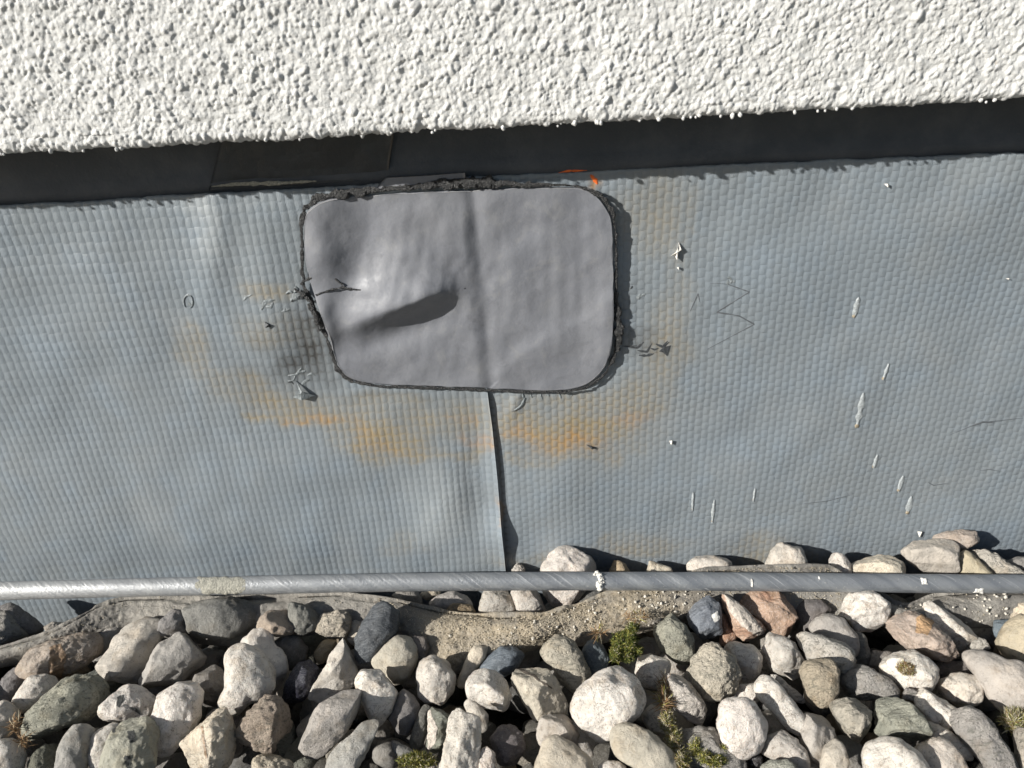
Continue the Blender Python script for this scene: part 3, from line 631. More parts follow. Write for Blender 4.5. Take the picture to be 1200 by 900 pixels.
for pts in ([(808, 366), (818, 344), (820, 354)], [(832, 332), (852, 333), (878, 342), (840, 366), (866, 370), (884, 380), (829, 409)], [(1114, 510), (1148, 496), (1200, 491)], [(1088, 566), (1095, 570), (1112, 567)], [(1146, 553), (1160, 551), (1174, 553)], [(940, 590), (970, 587), (1000, 580)]):
    ribbon('pencil_scratch', pts, 0.85 if pts[0][0] < 1120 else 0.7, y_right, M_PENCIL, right, 0.00008, 3)
ribbon('pencil_scratch', [(1140, 500), (1152, 495), (1166, 496)], 1.6, y_right, M_PENCIL, right, 0.0001, 4)
def cluster(cx, cy, n, rx, ry, mat, parent, yf, name, ln=9, w=1.1, ang=None, seed=0, th=0.00045):
    r = random.Random(seed); th *= .3; w *= 1.8; n = max(1, int(n * .65))
    for k in range(n):
        x = cx + r.uniform(-rx, rx); y = cy + r.uniform(-ry, ry); a = (r.uniform(0, math.pi) if ang is None else math.radians(ang + r.uniform(-22, 22))); L = ln * r.uniform(.5, 1.2); b = r.uniform(-.35, .35)
        pts = [(x - L / 2 * math.cos(a), y - L / 2 * math.sin(a)), (x + b * L * -math.sin(a), y + b * L * math.cos(a)), (x + L / 2 * math.cos(a), y + L / 2 * math.sin(a))]
        ribbon(name, pts, w * r.uniform(.6, 1.4), yf, mat, parent, th, seed + k)
for r_ in (7,): ribbon('glue_smear', [(222 + r_ * math.cos(t) * .8, 352 + r_ * math.sin(t) * 1.15) for t in np.linspace(2.2, 7.4, 10)], 1.3, y_left, M_SMEAR, left, 0.0003, 5)
cluster(222, 350, 3, 3, 5, M_SMEAR, left, y_left, 'glue_smear', 9, 1.3, 60, 2)
cluster(296, 346, 3, 8, 4, M_SMEAR, left, y_left, 'glue_smear', 14, 1.3, 150, 3); cluster(325, 358, 6, 14, 5, M_SMEAR, left, y_left, 'glue_smear', 16, 1.3, 155, 4)
cluster(347, 342, 7, 7, 9, M_SMEAR, left, y_left, 'glue_smear', 8, 1.8, None, 5, 0.0011); cluster(350, 342, 5, 6, 7, M_DARK, left, y_left, 'char_crumb', 6, 1.6, None, 6, 0.0010)
cluster(362, 440, 9, 22, 9, M_SMEAR, left, y_left, 'glue_smear', 17, 1.0, 160, 7); cluster(345, 444, 3, 6, 3, M_DARK, left, y_left, 'char_crumb', 7, 1.2, None, 8)
cluster(757, 408, 12, 24, 8, M_DARK, right, y_right, 'dark_scrape', 17, 0.9, 170, 9, 0.0002); cluster(748, 350, 6, 6, 5, M_SMEAR, right, y_right, 'glue_smear', 5, 1.2, None, 10)
cluster(860, 328, 8, 7, 5, M_SMEAR, right, y_right, 'glue_smear', 5, 1.2, None, 12); cluster(741, 336, 2, 3, 3, M_DARK, right, y_right, 'char_crumb', 4, 1, None, 13)
cluster(612, 470, 2, 4, 4, M_SMEAR, right, y_right, 'glue_smear', 16, 1.7, 125, 14, 0.0010)
for k, (a, b) in enumerate([(612, 9), (621, 6), (633, 8), (641, 5), (655, 7), (668, 4)]): ribbon('heat_crease', [(a, 459), (a + 2, 459 + b)], 1.5, y_right, M_SMEAR, right, 0.00018, k)
# orange marker dashes on the flashing edge
def yf_flash(px, py, P): return np.full(len(P), 0.0006)
ribbon('marker_dash', [(655, 203), (668, 200.5), (688, 200)], 1.3, yf_flash, M_ORANGE, flash, 0.0002, 2)
ribbon('marker_dash', [(692, 205), (698, 212), (700, 216)], 2.6, y_right, M_ORANGE, right, 0.0002, 3)
ribbon('dirt_smear', [(250, 217), (280, 214), (330, 213), (372, 210.5)], 2.0, lambda px, py, P: np.full(len(P), -0.0019), M_MORTAR, lap, 0.0002, 6)

# ================================================================== ROD
def rod():
    ctl = [(-420, 701), (-100, 695), (0, 692.5), (150, 688.5), (300, 685.5), (450, 682.5), (600, 681), (760, 681), (900, 682), (1050, 683.5), (1200, 684.5), (1320, 685.5), (1640, 689)]
    C0 = np.array([hit_z(*p, float(np.interp(p[0], [-420, 0, 600, 1200, 1640], [.023, .0205, .0150, .0095, .006]))) for p in ctl]); d = np.r_[0, np.cumsum(np.linalg.norm(np.diff(C0, axis=0), axis=1))]
    n = 900; t = np.linspace(0, d[-1], n); C_ = np.stack([np.interp(t, d, C0[:, k]) for k in range(3)], 1)
    for k in (1, 2):                                           # a stiff rod bends gently
        ker = np.hanning(121); ker /= ker.sum(); C_[:, k] = np.convolve(np.pad(C_[:, k], 60, 'reflect', reflect_type='odd'), ker, 'valid')
    m = 40; a = np.linspace(0, 2 * math.pi, m + 1); R = 0.0038
    T = np.gradient(C_, axis=0); T /= np.linalg.norm(T, axis=1)[:, None]; up = np.array([0, 0, 1.]); Bn = np.cross(T, up); Bn /= np.linalg.norm(Bn, axis=1)[:, None]; N = np.cross(Bn, T)
    A, Tt = np.meshgrid(a, t * 1000, indexing='xy')
    rr = R * (1 + 0.010 * np.sin(A * 1 + Tt / 4.0) + 0.008 * fbm(v3(Tt.ravel() / 9, A.ravel() * 2), 2, 5).reshape(A.shape))
    V = C_[:, None] + (Bn[:, None] * np.cos(a)[None, :, None] + N[:, None] * np.sin(a)[None, :, None]) * rr[..., None]
    me = mesh('metal_rod', V.reshape(-1, 3), grid_faces(n, m + 1), [M_ROD])
    uv = me.uv_layers.new(name='UVMap'); li = np.empty(len(me.loops), np.int32); me.loops.foreach_get('vertex_index', li)
    U = np.stack([(Tt - Tt.min()).ravel(), (A / (2 * math.pi)).ravel()], 1); uv.data.foreach_set('uv', U[li].astype(np.float32).ravel())
    o = obj('metal_rod', me); tag(o, 'weathered grey metal rod lying along the foot of the membrane', 'lightning conductor')
    pr = project(C_)
    def skin(px0, px1, a0, a1, lift, name, seed, mat):         # a thin crust on the rod between two pixels
        ii = np.where((pr[:, 0] > px0) & (pr[:, 0] < px1))[0]; L = len(ii); K = 16; aa = np.linspace(a0, a1, K); tt = np.linspace(t[ii[0]], t[ii[-1]], 60)
        C2 = np.stack([np.interp(tt, t, C_[:, k]) for k in range(3)], 1); B2 = np.stack([np.interp(tt, t, Bn[:, k]) for k in range(3)], 1); N2 = np.stack([np.interp(tt, t, N[:, k]) for k in range(3)], 1)
        A2, T2 = np.meshgrid(aa, np.linspace(0, 1, 60), indexing='xy'); e = np.minimum(np.minimum(T2, 1 - T2) * 7, np.minimum((A2 - a0) / (a1 - a0), 1 - (A2 - a0) / (a1 - a0)) * 6)
        nz = fbm(v3(T2.ravel() * (px1 - px0) / 7, A2.ravel() * 2.2), 3, seed).reshape(A2.shape)
        rr = R + lift * (np.clip(e + nz * .8, -0.6, 1)) * (1 + .5 * nz) - 0.00005
        V = C2[:, None] + (B2[:, None] * np.cos(A2)[..., None] + N2[:, None] * np.sin(A2)[..., None]) * rr[..., None]
        return obj(name, mesh(name, V.reshape(-1, 3), grid_faces(60, K), [mat]), o)
    # angle 0 faces the wall or camera depending on the cross product: cover the camera side
    fa = math.atan2(*(lambda v: (v @ N[n // 2], v @ Bn[n // 2]))(CAM - C_[n // 2]))
    skin(231, 293, fa - 1.25, fa + 1.3, 0.00035, 'mortar_crust', 3, M_MORTAR)
    jj = int(np.argmin(abs(pr[:, 0] - 702))); Vi, Fi = ico(3); VV = []; FF = []
    for q, (da, dt, rb) in enumerate([(.95, -.6, .0013), (.55, .5, .0017), (.15, .9, .0014), (-.3, .2, .0019), (-.75, .8, .0015), (-1.05, .1, .0010), (.75, -1.6, .0008), (-.1, 1.9, .0007)]):
        an = fa + da; pc = C_[jj] + T[jj] * dt * .001 + (Bn[jj] * math.cos(an) + N[jj] * math.sin(an)) * R
        rb *= .72; VV.append(Vi * rb * (1 + .45 * fbm(Vi * 2.6 + q * 9, 3, 5))[:, None] + pc); FF.append(Fi + q * len(Vi))
    obj('mortar_blob', mesh('mortar_blob', np.concatenate(VV), np.concatenate(FF), [M_LIME]), o)
    skin(1074, 1083, fa - .1, fa + .6, 0.0005, 'mortar_blob', 9, M_LIME); skin(1135, 1149, fa - 1.2, fa - .45, 0.0005, 'mortar_blob', 12, M_LIME)
    skin(876, 881, fa - .6, fa + .3, 0.0003, 'mortar_blob', 15, M_LIME)
    skin(955, 959, fa + .3, fa + .8, 0.0003, 'mortar_blob', 17, M_LIME)
rod()

# ================================================================== FLEECE
def fleece():
    top = [(-160, 800, 0), (-60, 775, 2), (0, 759, 4), (60, 741, 6), (98, 723, 7), (116, 710, 8), (150, 701, 8), (210, 700, 7), (260, 702, 6), (330, 699, 7), (400, 696, 8), (455, 701, 7), (495, 711, 6), (530, 718, 5), (590, 722, 5), (640, 720, 6), (680, 708, 7), (715, 694, 8), (770, 684, 9), (830, 668, 8), (900, 665, 8), (975, 664, 6), (1012, 688, 4), (1060, 711, 3), (1095, 697, 4), (1150, 693, 5), (1230, 690, 5), (1400, 690, 4)]
    bot = [(-160, 830, -6), (-60, 800, -6), (0, 782, -5), (60, 772, -5), (98, 756, -5), (125, 748, -5), (165, 740, -5), (215, 752, -6), (260, 758, -6), (330, 752, -6), (400, 738, -6), (440, 752, -6), (478, 782, -7), (520, 792, -7), (575, 785, -6), (600, 768, -4), (650, 757, -4), (695, 757, -3), (740, 745, -3), (800, 730, -3), (870, 722, -4), (950, 722, -4), (1012, 726, -4), (1060, 745, -4), (1095, 738, -4), (1150, 736, -4), (1230, 732, -4), (1400, 730, -4)]
    n = 760; K = 46
    def path(P):
        P = np.array(P, float); t = np.linspace(0, 1, n); s = np.linspace(0, 1, len(P)); q = np.stack([np.interp(t, s, P[:, k]) for k in range(3)], 1)
        ker = np.hanning(25); ker /= ker.sum(); q = np.stack([np.convolve(np.pad(q[:, k], 12, 'reflect', reflect_type='odd'), ker, 'valid') for k in range(3)], 1)
        return np.array([hit_z(a, b, c * .001) for a, b, c in q])
    A, Bq = path(top), path(bot)
    A[:, 1] = np.minimum(A[:, 1], -0.0035); Bq[:, 1] = np.minimum(Bq[:, 1], A[:, 1] - 0.003)
    rows = []; th = (0.0022 * (1 + .45 * vn(v3(np.arange(n) / 14., np.arange(n) * 0.), 55)))[:, None]; gr = (0.0009 * sstep(-.3, .6, vn(v3(np.arange(n) / 30., np.arange(n) * 0.), 57)))[:, None]
    s = np.linspace(0, 1, K - 8)
    D = Bq - A; nrm = np.array([0, -.62, .78])
    ey, ez = np.array([[0, 1., 0]]), np.array([[0, 0, 1.]]); fr = -ey * th * .5; rows.append(A + ey * th * .5 - ez * .006)
    for a in np.linspace(0, math.pi, 7): rows.append(A + ey * th * .5 * math.cos(a) + ez * th * .6 * math.sin(a))
    for q in s: rows.append(A + fr * 1.0 + (D - fr) * q + nrm * (0.0058 * math.sin(q * math.pi) ** .8) - ez * gr * math.exp(-((q - .06) / .05) ** 2))
    V = np.stack(rows, 1).reshape(-1, 3)
    V += (fbm(V * [450, 1000, 1000] / 14, 2, 91) * 0.0026)[:, None] * nrm + (fbm(V * 1000 / 1.7, 3, 95) * 0.00045)[:, None] * nrm + (fbm(V * [400, 1000, 1000] / 6, 2, 97) * 0.0007)[:, None] * nrm
    me = mesh('fleece_edge', V, grid_faces(n, K), [M_FLEECE]); lip = np.tile(np.r_[np.ones(8), np.exp(-(s / 0.10) ** 2)], n); attr(me, 'lip', lip); pf = project(V); attr(me, 'sand', sstep(455, 540, pf[:, 0]) * sstep(840, 760, pf[:, 0]) * np.clip(.8 + .6 * fbm(V * 1000 / 6, 2, 99), 0, 1))
    o = obj('fleece_edge', me); tag(o, 'dirty beige fleece edge winding through the gravel under the rod', 'fleece')
    # crumbs of sand and lichen on it
    Vg, Fg = ico(0); 
    G3 = V.reshape(n, K, 3); pp = project(V).reshape(n, K, 2)
    def crumbs(name, cnt, test, r0, r1, mat, seed):
        r = np.random.default_rng(seed); VV = []; FF = []; k = 0; tries = 0
        while k < cnt and tries < cnt * 60:
            tries += 1; i = r.integers(0, n); j = r.integers(6, K - 4)
            if r.random() > test(pp[i, j, 0], pp[i, j, 1], (j - 8) / (K - 8)): continue
            rad = r.uniform(r0, r1) * .001; q = Vg * rad * r.uniform(.6, 1.2, 3); q = q * (1 + .55 * vn(Vg * 1.7 + k, 3))[:, None]
            VV.append(q + G3[i, j] + nrm * rad * .3 + r.normal(0, .0004, 3)); FF.append(Fg + k * len(Vg)); k += 1
        c = obj(name, mesh(name, np.concatenate(VV), np.concatenate(FF), [mat]), o); c['kind'] = 'stuff'
    crumbs('sand_crumbs', 6500, lambda x, y, s_: (1.0 if 520 < x < 705 else .35 if 440 < x < 810 else .8 if 822 < x < 985 else .03) * (1 if s_ < .75 else .3), .09, .30, M_SAND, 5)
    crumbs('lichen_crumbs', 210, lambda x, y, s_: 1.0 * math.exp(-((x - 775) / 32) ** 2) + .05 * (x > 860) + .5 * math.exp(-((x - 1165) / 22) ** 2) + .25 * math.exp(-((x - 640) / 60) ** 2), .25, .85, M_SANDW, 6)
fleece()

# ================================================================== STONES
CR = {'A': (0, 690, 4.2875), 'B': (200, 690, 4.2875), 'C': (400, 690, 4.2875), 'D': (600, 690, 4.2875), 'E': (780, 690, 4.2875), 'F': (960, 690, 4.2875), 'G': (600, 600, 4.0), 'H': (880, 600, 3.75)}
COLR = {'W': (.55, .515, .47), 'w': (.47, .44, .395), 'C': (.50, .455, .375), 'L': (.32, .308, .285), 'l': (.18, .176, .168), 'n': (.13, .125, .12), 'G': (.32, .322, .275), 'g': (.145, .15, .13), 'D': (.045, .054, .066),
        'd': (.115, .135, .155), 'K': (.018, .022, .032), 'P': (.40, .285, .22), 'R': (.30, .185, .13), 'T': (.43, .375, .285), 't': (.28, .225, .16), 'B': (.42, .385, .325), 'Q': (.40, .372, .335), 'V': (.33, .28, .235)}
MAT = {'q': 'quartz', 'l': 'lime', 'r': 'rough', 's': 'slate', 'g': 'granite'}
# crop, outline, colour, stone type, lift mm, roughness 0-1, facets 0-1, label
ST = [
('A', [(105,680),(180,600),(300,470),(370,425),(430,430),(510,520),(520,570),(390,700),(330,700),(190,780),(130,740)], 'G', 'r', 4, .8, .8, 'long coarse green-grey stone lying diagonally at far left'),
('A', [(128,400),(170,310),(260,262),(430,225),(485,270),(470,330),(400,400),(300,448),(150,438)], 'V', 'q', 2, .4, .3, 'glassy quartz stone with brown band just below the fleece at left'),
('A', [(490,370),(520,290),(640,160),(720,120),(790,140),(803,220),(750,360),(700,460),(560,430)], 'Q', 'l', 5, .25, .75, 'upright smooth beige-grey stone with flat lit foot, tallest at upper left'),
('A', [(690,470),(720,425),(790,290),(870,228),(960,232),(1055,290),(1000,380),(860,500),(790,555),(715,515)], 'L', 'l', 3, .4, .8, 'broad grey slab stone right of the upright beige-grey one'),
('A', [(90,540),(140,450),(200,437),(270,455),(290,490),(240,545),(130,625),(90,585)], 'W', 'q', 0, .2, .2, 'white rounded stone touching the long green-grey stone from above'),
('A', [(10,470),(50,405),(110,405),(130,450),(90,540),(60,590),(20,540)], 'l', 'l', -5, .3, .3, 'dim brown-grey stone left of the white rounded one at left edge'),
('A', [(-60,600),(0,568),(50,580),(90,640),(60,730),(0,752),(-60,740)], 'w', 'l', 0, .15, .1, 'smooth pale stone cut by the left picture border'),
('A', [(-60,780),(0,755),(70,780),(110,840),(110,920),(-60,940)], 'W', 'q', 2, .2, .2, 'white stone in the bottom left corner'),
('A', [(513,590),(550,545),(620,495),(680,495),(775,560),(760,640),(700,670),(580,665),(525,640)], 'W', 'q', 2, .2, .25, 'white egg-shaped stone with small dark cracks right of the green-grey stone'),
('A', [(770,640),(785,560),(830,510),(900,478),(960,482),(998,520),(990,600),(980,700),(900,810),(840,825),(785,780)], 'W', 'q', 5, .4, .4, 'knobbly pinkish white stone standing upright left of the triangular one'),
('A', [(450,810),(470,730),(530,690),(580,690),(560,900),(480,890)], 'W', 'q', 0, .35, .3, 'white stone half behind the dark-spotted greenish stone'),
('A', [(530,880),(550,760),(580,690),(640,655),(720,665),(760,720),(780,860),(780,960),(530,960)], 'G', 'l', 5, .35, .5, 'smooth greenish stone with dark spots at the bottom edge'),
('A', [(300,800),(320,720),(350,702),(430,705),(450,760),(445,900),(430,960),(295,960)], 'L', 'l', 1, .35, .3, 'grey stone under the right end of the long green-grey stone'),
('A', [(145,860),(200,800),(300,780),(300,900),(240,960),(150,930)], 'g', 'r', -2, .8, .5, 'dark mottled stone below the long green-grey stone'),
('A', [(395,430),(480,385),(540,430),(630,470),(600,520),(530,550),(500,500)], 'g', 'r', -5, .7, .9, 'dark green broken stone under the upright beige-grey one'),
('A', [(0,90),(50,75),(130,130),(215,200),(200,235),(120,240),(30,190),(-40,160)], 'l', 'l', 0, .3, .2, 'grey stone against the membrane behind the fleece at far left'),
('A', [(-60,120),(0,110),(80,170),(140,230),(40,285),(-60,300)], 'L', 'r', 0, .5, .3, 'mottled stone at left border behind the fleece'),
('A', [(220,195),(260,168),(320,175),(310,210),(250,225)], 'L', 'l', -3, .3, .2, 'small stone tip showing above the fleece at left'),
('A', [(490,230),(540,175),(600,165),(620,180),(560,290),(480,370),(480,290)], 'L', 'l', -2, .3, .3, 'bluish grey stone wedged behind the upright beige-grey one'),
('A', [(800,230),(810,160),(870,100),(920,120),(972,180),(960,225),(880,245)], 'l', 'l', 9, .3, .6, 'dull triangular stone in front of the fleece, right of the upright one'),
('B', [(88,460),(200,352),(240,400),(268,470),(250,580),(205,605),(120,520)], 'l', 'l', 1, .3, .9, 'brown-grey triangular stone left of the big cream heart stone'),
('B', [(250,560),(285,500),(280,400),(262,380),(285,305),(350,290),(430,330),(510,410),(520,480),(480,550),(400,560),(350,628),(280,605)], 'W', 'q', 8, .1, .15, 'big smooth cream-white heart-shaped stone'),
('B', [(320,275),(440,203),(490,210),(510,280),(570,340),(585,410),(570,480),(510,560),(430,480),(330,330)], 'W', 'l', 2, .3, .7, 'flat white stone rising behind the cream heart stone'),
('B', [(318,710),(400,560),(470,550),(600,585),(655,625),(650,690),(500,815),(430,822),(350,780)], 'V', 'r', 6, 1.0, .6, 'porous pinkish brown stone with pitted broken face'),
('B', [(45,760),(230,605),(270,660),(305,760),(305,900),(300,960),(180,960),(100,860)], 'C', 'q', 4, .5, .9, 'sharp-edged cream stone with tan crack at the bottom edge'),
('B', [(140,650),(180,610),(280,610),(350,640),(370,830),(310,850),(280,700)], 'l', 'l', -4, .3, .3, 'dull stone in shade behind the sharp-edged cream stone'),
('B', [(560,540),(620,390),(680,330),(760,370),(740,430),(690,540),(650,600),(580,580)], 'K', 's', 0, .6, 1.0, 'black glassy stone between the heart stone and the long pale one'),
('B', [(705,560),(720,480),(800,330),(860,245),(905,255),(940,330),(930,430),(900,490),(800,570),(750,580)], 'w', 'l', 3, .5, .7, 'long pale stone leaning right of the black glassy one'),
('B', [(637,760),(680,640),(760,580),(860,510),(920,498),(955,540),(955,610),(880,720),(780,830),(690,865),(645,830)], 'L', 'l', 6, .25, .6, 'large oval grey stone below the long pale one'),
('B', [(780,850),(900,740),(965,665),(1010,650),(1028,690),(1020,760),(960,880),(920,960),(790,960)], 'L', 'l', 4, .3, .7, 'grey wedge stone at the bottom, right of the large oval grey one'),
('B', [(505,270),(560,232),(630,240),(685,300),(680,360),(600,400),(570,350)], 'l', 'l', -4, .25, .1, 'round dim stone between the heart stone and the black stone'),
('B', [(720,320),(750,270),(800,250),(832,260),(800,330),(760,380),(725,350)], 't', 'l', -2, .2, .3, 'small smooth brown stone above the black glassy one'),
('B', [(728,175),(760,130),(840,115),(890,120),(905,170),(880,240),(810,245),(745,225)], 'C', 'r', 3, .7, .3, 'small lumpy yellowish stone left of the dark slate stone'),
('B', [(890,250),(910,160),(940,145),(975,170),(960,230),(930,290)], 'C', 'l', -2, .3, .3, 'thin cream stone tucked behind the dark slate stone'),
('B', [(380,890),(440,840),(490,820),(520,850),(600,870),(620,960),(380,960)], 'C', 'r', 0, .6, .5, 'broken cream stone at the bottom under the porous brown one'),
('C', [(80,240),(100,180),(150,100),(210,60),(280,70),(300,130),(270,220),(200,310),(130,375),(90,350)], 'D', 's', 10, .35, .35, 'dark blue slate stone leaning on the fleece'),
('C', [(60,470),(100,410),(150,398),(200,420),(290,520),(260,600),(190,683),(150,650),(100,560)], 'W', 'q', 4, .2, .45, 'bright white stone below the dark slate stone'),
('C', [(158,350),(200,300),(260,250),(340,252),(380,300),(380,360),(350,430),(290,485),(240,440),(170,400)], 'B', 'l', 1, .1, .2, 'smooth disc-like beige stone under the slate stone'),
('C', [(370,440),(400,370),(460,347),(530,370),(568,430),(560,510),(510,570),(430,560),(380,520)], 'w', 'q', 1, .4, .3, 'round white stone with dark specks in front of the sandy fleece'),
('C', [(570,500),(600,420),(650,310),(690,270),(745,290),(735,330),(650,440),(590,520)], 'C', 'l', 0, .3, .5, 'slim yellowish stone right of the speckled round one'),
('C', [(690,410),(730,350),(800,295),(870,300),(930,335),(880,400),(830,430),(760,435),(700,430)], 'd', 's', -1, .2, .1, 'oval slate-blue stone behind the white pentagon stone'),
('D', [(-25,460),(15,337),(100,350),(180,400),(240,500),(283,600),(240,625),(150,625),(115,648),(20,530)], 'B', 'l', 5, .35, .85, 'large flat beige stone with a straight crack'),
('C', [(628,490),(650,440),(710,408),(790,425),(830,470),(855,540),(850,600),(810,640),(720,600),(650,560)], 'W', 'q', 5, .2, .5, 'white pentagon-shaped stone left of the flat beige one'),
('C', [(240,650),(300,510),(350,530),(385,590),(390,660),(330,735),(280,700)], 'l', 'l', -4, .2, .2, 'blue-grey stone in shade under the bright white one'),
('C', [(425,610),(470,600),(560,620),(540,700),(520,800),(480,850),(430,830),(440,700)], 'g', 's', -1, .5, .9, 'dark angular stone with pale ridge left of the white pillar stone'),
('C', [(345,760),(400,600),(450,590),(430,700),(410,800),(360,810)], 'n', 'l', -4, .3, .4, 'dark narrow stone behind the pale-ridged one'),
('C', [(510,860),(530,700),(545,640),(590,598),(640,620),(700,680),(700,800),(680,900),(690,960),(505,960)], 'W', 'q', 7, .7, .6, 'rough white pillar-like stone at the bottom'),
('C', [(615,590),(640,550),(700,590),(740,640),(730,700),(700,720),(650,650)], 'w', 'q', 0, .2, .1, 'small white stone peeking right of the pillar stone'),
('C', [(690,830),(730,800),(770,840),(775,900),(790,960),(680,960)], 'w', 'q', 1, .7, .2, 'lumpy greyish stone at the foot of the pillar stone'),
('C', [(750,760),(790,710),(870,690),(910,740),(920,860),(880,910),(800,900)], 'n', 'l', -4, .5, .5, 'dark mottled stone in shade right of the pillar stone'),
('C', [(240,790),(260,765),(380,825),(385,850),(300,860)], 'l', 'l', -3, .4, .4, 'small narrow stone above the bottom moss'),
('D', [(105,890),(130,810),(190,755),(240,752),(320,800),(390,860),(400,960),(105,960)], 'B', 'l', 4, .2, .2, 'smooth beige stone at the bottom, below the square chunk'),
('C', [(250,40),(290,12),(380,12),(402,50),(400,85),(300,85)], 'l', 'l', -1, .2, .1, 'grey stone behind the fleece, right of the slate stone top'),
('C', [(435,80),(480,40),(560,15),(630,40),(668,95),(600,110),(500,110)], 'L', 'l', 0, .2, .1, 'low oval grey stone between rod and sandy fleece'),
('C', [(520,110),(560,75),(650,80),(680,120),(620,140),(540,135)], 't', 'r', 1, .5, .2, 'reddish brown stone bit on the sandy fleece rim'),
('C', [(698,60),(710,20),(760,-5),(830,10),(880,90),(870,135),(700,125)], 'Q', 'q', 1, .4, .4, 'pinkish grey stone under the rod left of centre'),
('C', [(830,30),(850,-10),(980,-10),(1035,50),(1062,130),(960,145),(870,140),(860,80)], 'w', 'q', 2, .3, .7, 'shiny faceted white stone under the rod at centre'),
('C', [(355,240),(420,245),(435,300),(410,370),(370,340)], 'n', 'l', 3, .4, .3, 'small dim stone right of the disc-like beige one'),
('C', [(400,10),(500,5),(495,35),(430,55),(402,40)], 'C', 'l', -3, .2, .2, 'small lit stone right behind the rod, left of centre'),
('D', [(138,320),(170,260),(230,240),(300,260),(350,330),(385,420),(380,480),(330,525),(260,480),(190,380),(150,350)], 'B', 'r', 3, .45, .2, 'brownish grained oval stone right of the flat beige one'),
('D', [(290,590),(340,520),(440,440),(530,405),(580,420),(640,470),(663,550),(640,620),(570,680),(480,735),(400,745),(340,710)], 'W', 'q', 8, .12, .25, 'largest smooth white oval stone below the green moss'),
('D', [(487,740),(520,700),(600,690),(700,730),(800,820),(828,880),(820,960),(700,960),(620,890),(520,840)], 'B', 'l', 5, .12, .2, 'smooth tan-grey oval stone at the bottom, right of centre'),
('D', [(115,760),(150,640),(200,630),(270,625),(320,670),(335,760),(320,810),(240,800),(150,800)], 'Q', 'l', -1, .5, .6, 'square beige chunk below the flat beige stone'),
('D', [(440,890),(480,868),(540,875),(580,900),(570,960),(430,960)], 'W', 'q', 1, .2, .2, 'small white stone on the bottom edge below the largest white oval'),
('D', [(355,300),(400,265),(455,280),(490,360),(450,430),(400,475),(375,400)], 'd', 'l', -1, .4, .3, 'bluish stone left of the green moss'),
('D', [(620,430),(640,350),(700,335),(800,370),(780,430),(720,500),(650,480)], 'W', 'q', -2, .2, .2, 'white stone directly beneath the green moss'),
('G', [(150,250),(180,195),(250,160),(310,185),(370,220),(388,265),(380,320),(330,380),(240,447),(190,430),(150,370),(142,300)], 'W', 'q', 4, .35, .3, 'tall white stone sticking up behind the rod at centre'),
('D', [(250,90),(330,30),(350,-10),(440,-5),(440,40),(340,95)], 'n', 'l', -3, .3, .2, 'dark stone under the rod, right of the tall white one'),
('D', [(700,190),(740,150),(800,130),(860,180),(910,240),(915,320),(890,370),(820,360),(760,330),(720,260)], 'G', 'r', 4, .5, .6, 'shadow-mottled greenish stone right of the moss'),
('E', [(100,120),(140,60),(200,30),(260,60),(278,120),(275,200),(290,225),(270,270),(240,292),(190,270),(130,190)], 'd', 's', 6, .3, .6, 'slate-blue stone with white chip left of the pink stone'),
('E', [(265,30),(290,5),(400,100),(500,200),(512,240),(490,282),(400,280),(350,230),(310,140)], 'P', 'g', 5, .4, .8, 'pink stone with a white stripe under the rod'),
('E', [(330,30),(400,10),(560,8),(640,60),(655,130),(650,220),(600,255),(540,220),(470,160),(400,100)], 'P', 'g', 3, .6, .9, 'blocky salmon-coloured stone under the rod'),
('E', [(275,130),(320,140),(360,240),(310,285),(262,275),(285,210)], 'R', 'g', -2, .4, .5, 'dark red sliver of stone between slate-blue and pink stones'),
('E', [(115,410),(170,330),(200,290),(270,290),(340,350),(370,430),(340,490),(270,545),(190,540),(140,480)], 'C', 'r', 6, .75, .3, 'coarse cream stone below the slate-blue one with white chip'),
('E', [(298,300),(350,270),(400,285),(450,290),(485,350),(460,420),(390,472),(350,400)], 'W', 'q', 1, .2, .3, 'white heart-shaped stone below the pink striped one'),
('E', [(482,340),(530,215),(600,250),(680,300),(700,350),(680,420),(610,450),(530,400)], 'Q', 'q', 4, .4, 1.0, 'cube-like purplish quartz stone'),
('E', [(725,205),(770,150),(840,125),(900,150),(955,240),(945,330),(880,330),(800,250)], 'L', 'l', 2, .15, .1, 'smooth round grey stone behind the wrinkled white one'),
('E', [(678,240),(700,220),(800,240),(880,260),(930,310),(940,370),(900,430),(830,400),(730,370),(690,300)], 'w', 'r', 6, .6, .2, 'wrinkled whitish oval stone right of the quartz cube'),
('E', [(686,420),(720,370),(790,358),(850,370),(878,430),(860,500),(810,575),(750,588),(705,550),(700,480)], 'T', 'r', 7, .35, .15, 'round tan stone below the wrinkled whitish one'),
('F', [(62,115),(110,60),(170,22),(260,12),(320,50),(342,100),(310,170),(240,212),(180,200),(130,140)], 'W', 'q', 5, .4, .8, 'faceted bright white stone touching the rod on the right'),
('E', [(650,110),(700,60),(780,60),(830,110),(760,180),(720,225),(655,200)], 'n', 'l', -3, .2, .1, 'dim round stone between salmon and faceted white stones'),
('E', [(330,530),(380,485),(450,478),(480,540),(440,575),(340,565)], 'W', 'q', -2, .2, .2, 'white stone top showing under the coarse cream one'),
('E', [(463,490),(510,442),(560,460),(640,560),(688,650),(680,710),(650,733),(600,700),(520,600),(475,550)], 'W', 'q', 7, .15, .25, 'long smooth white stone lying diagonally right of centre'),
('E', [(250,700),(285,640),(275,600),(320,560),(400,540),(460,580),(498,680),(490,740),(440,810),(370,838),(300,800)], 'W', 'q', 8, .2, .15, 'big cream-white stone left of the long diagonal white one'),
('E', [(475,810),(530,750),(600,720),(660,760),(705,840),(700,910),(640,900),(560,870)], 'Q', 'q', 1, .3, .4, 'grey quartz stone below the long diagonal white one'),
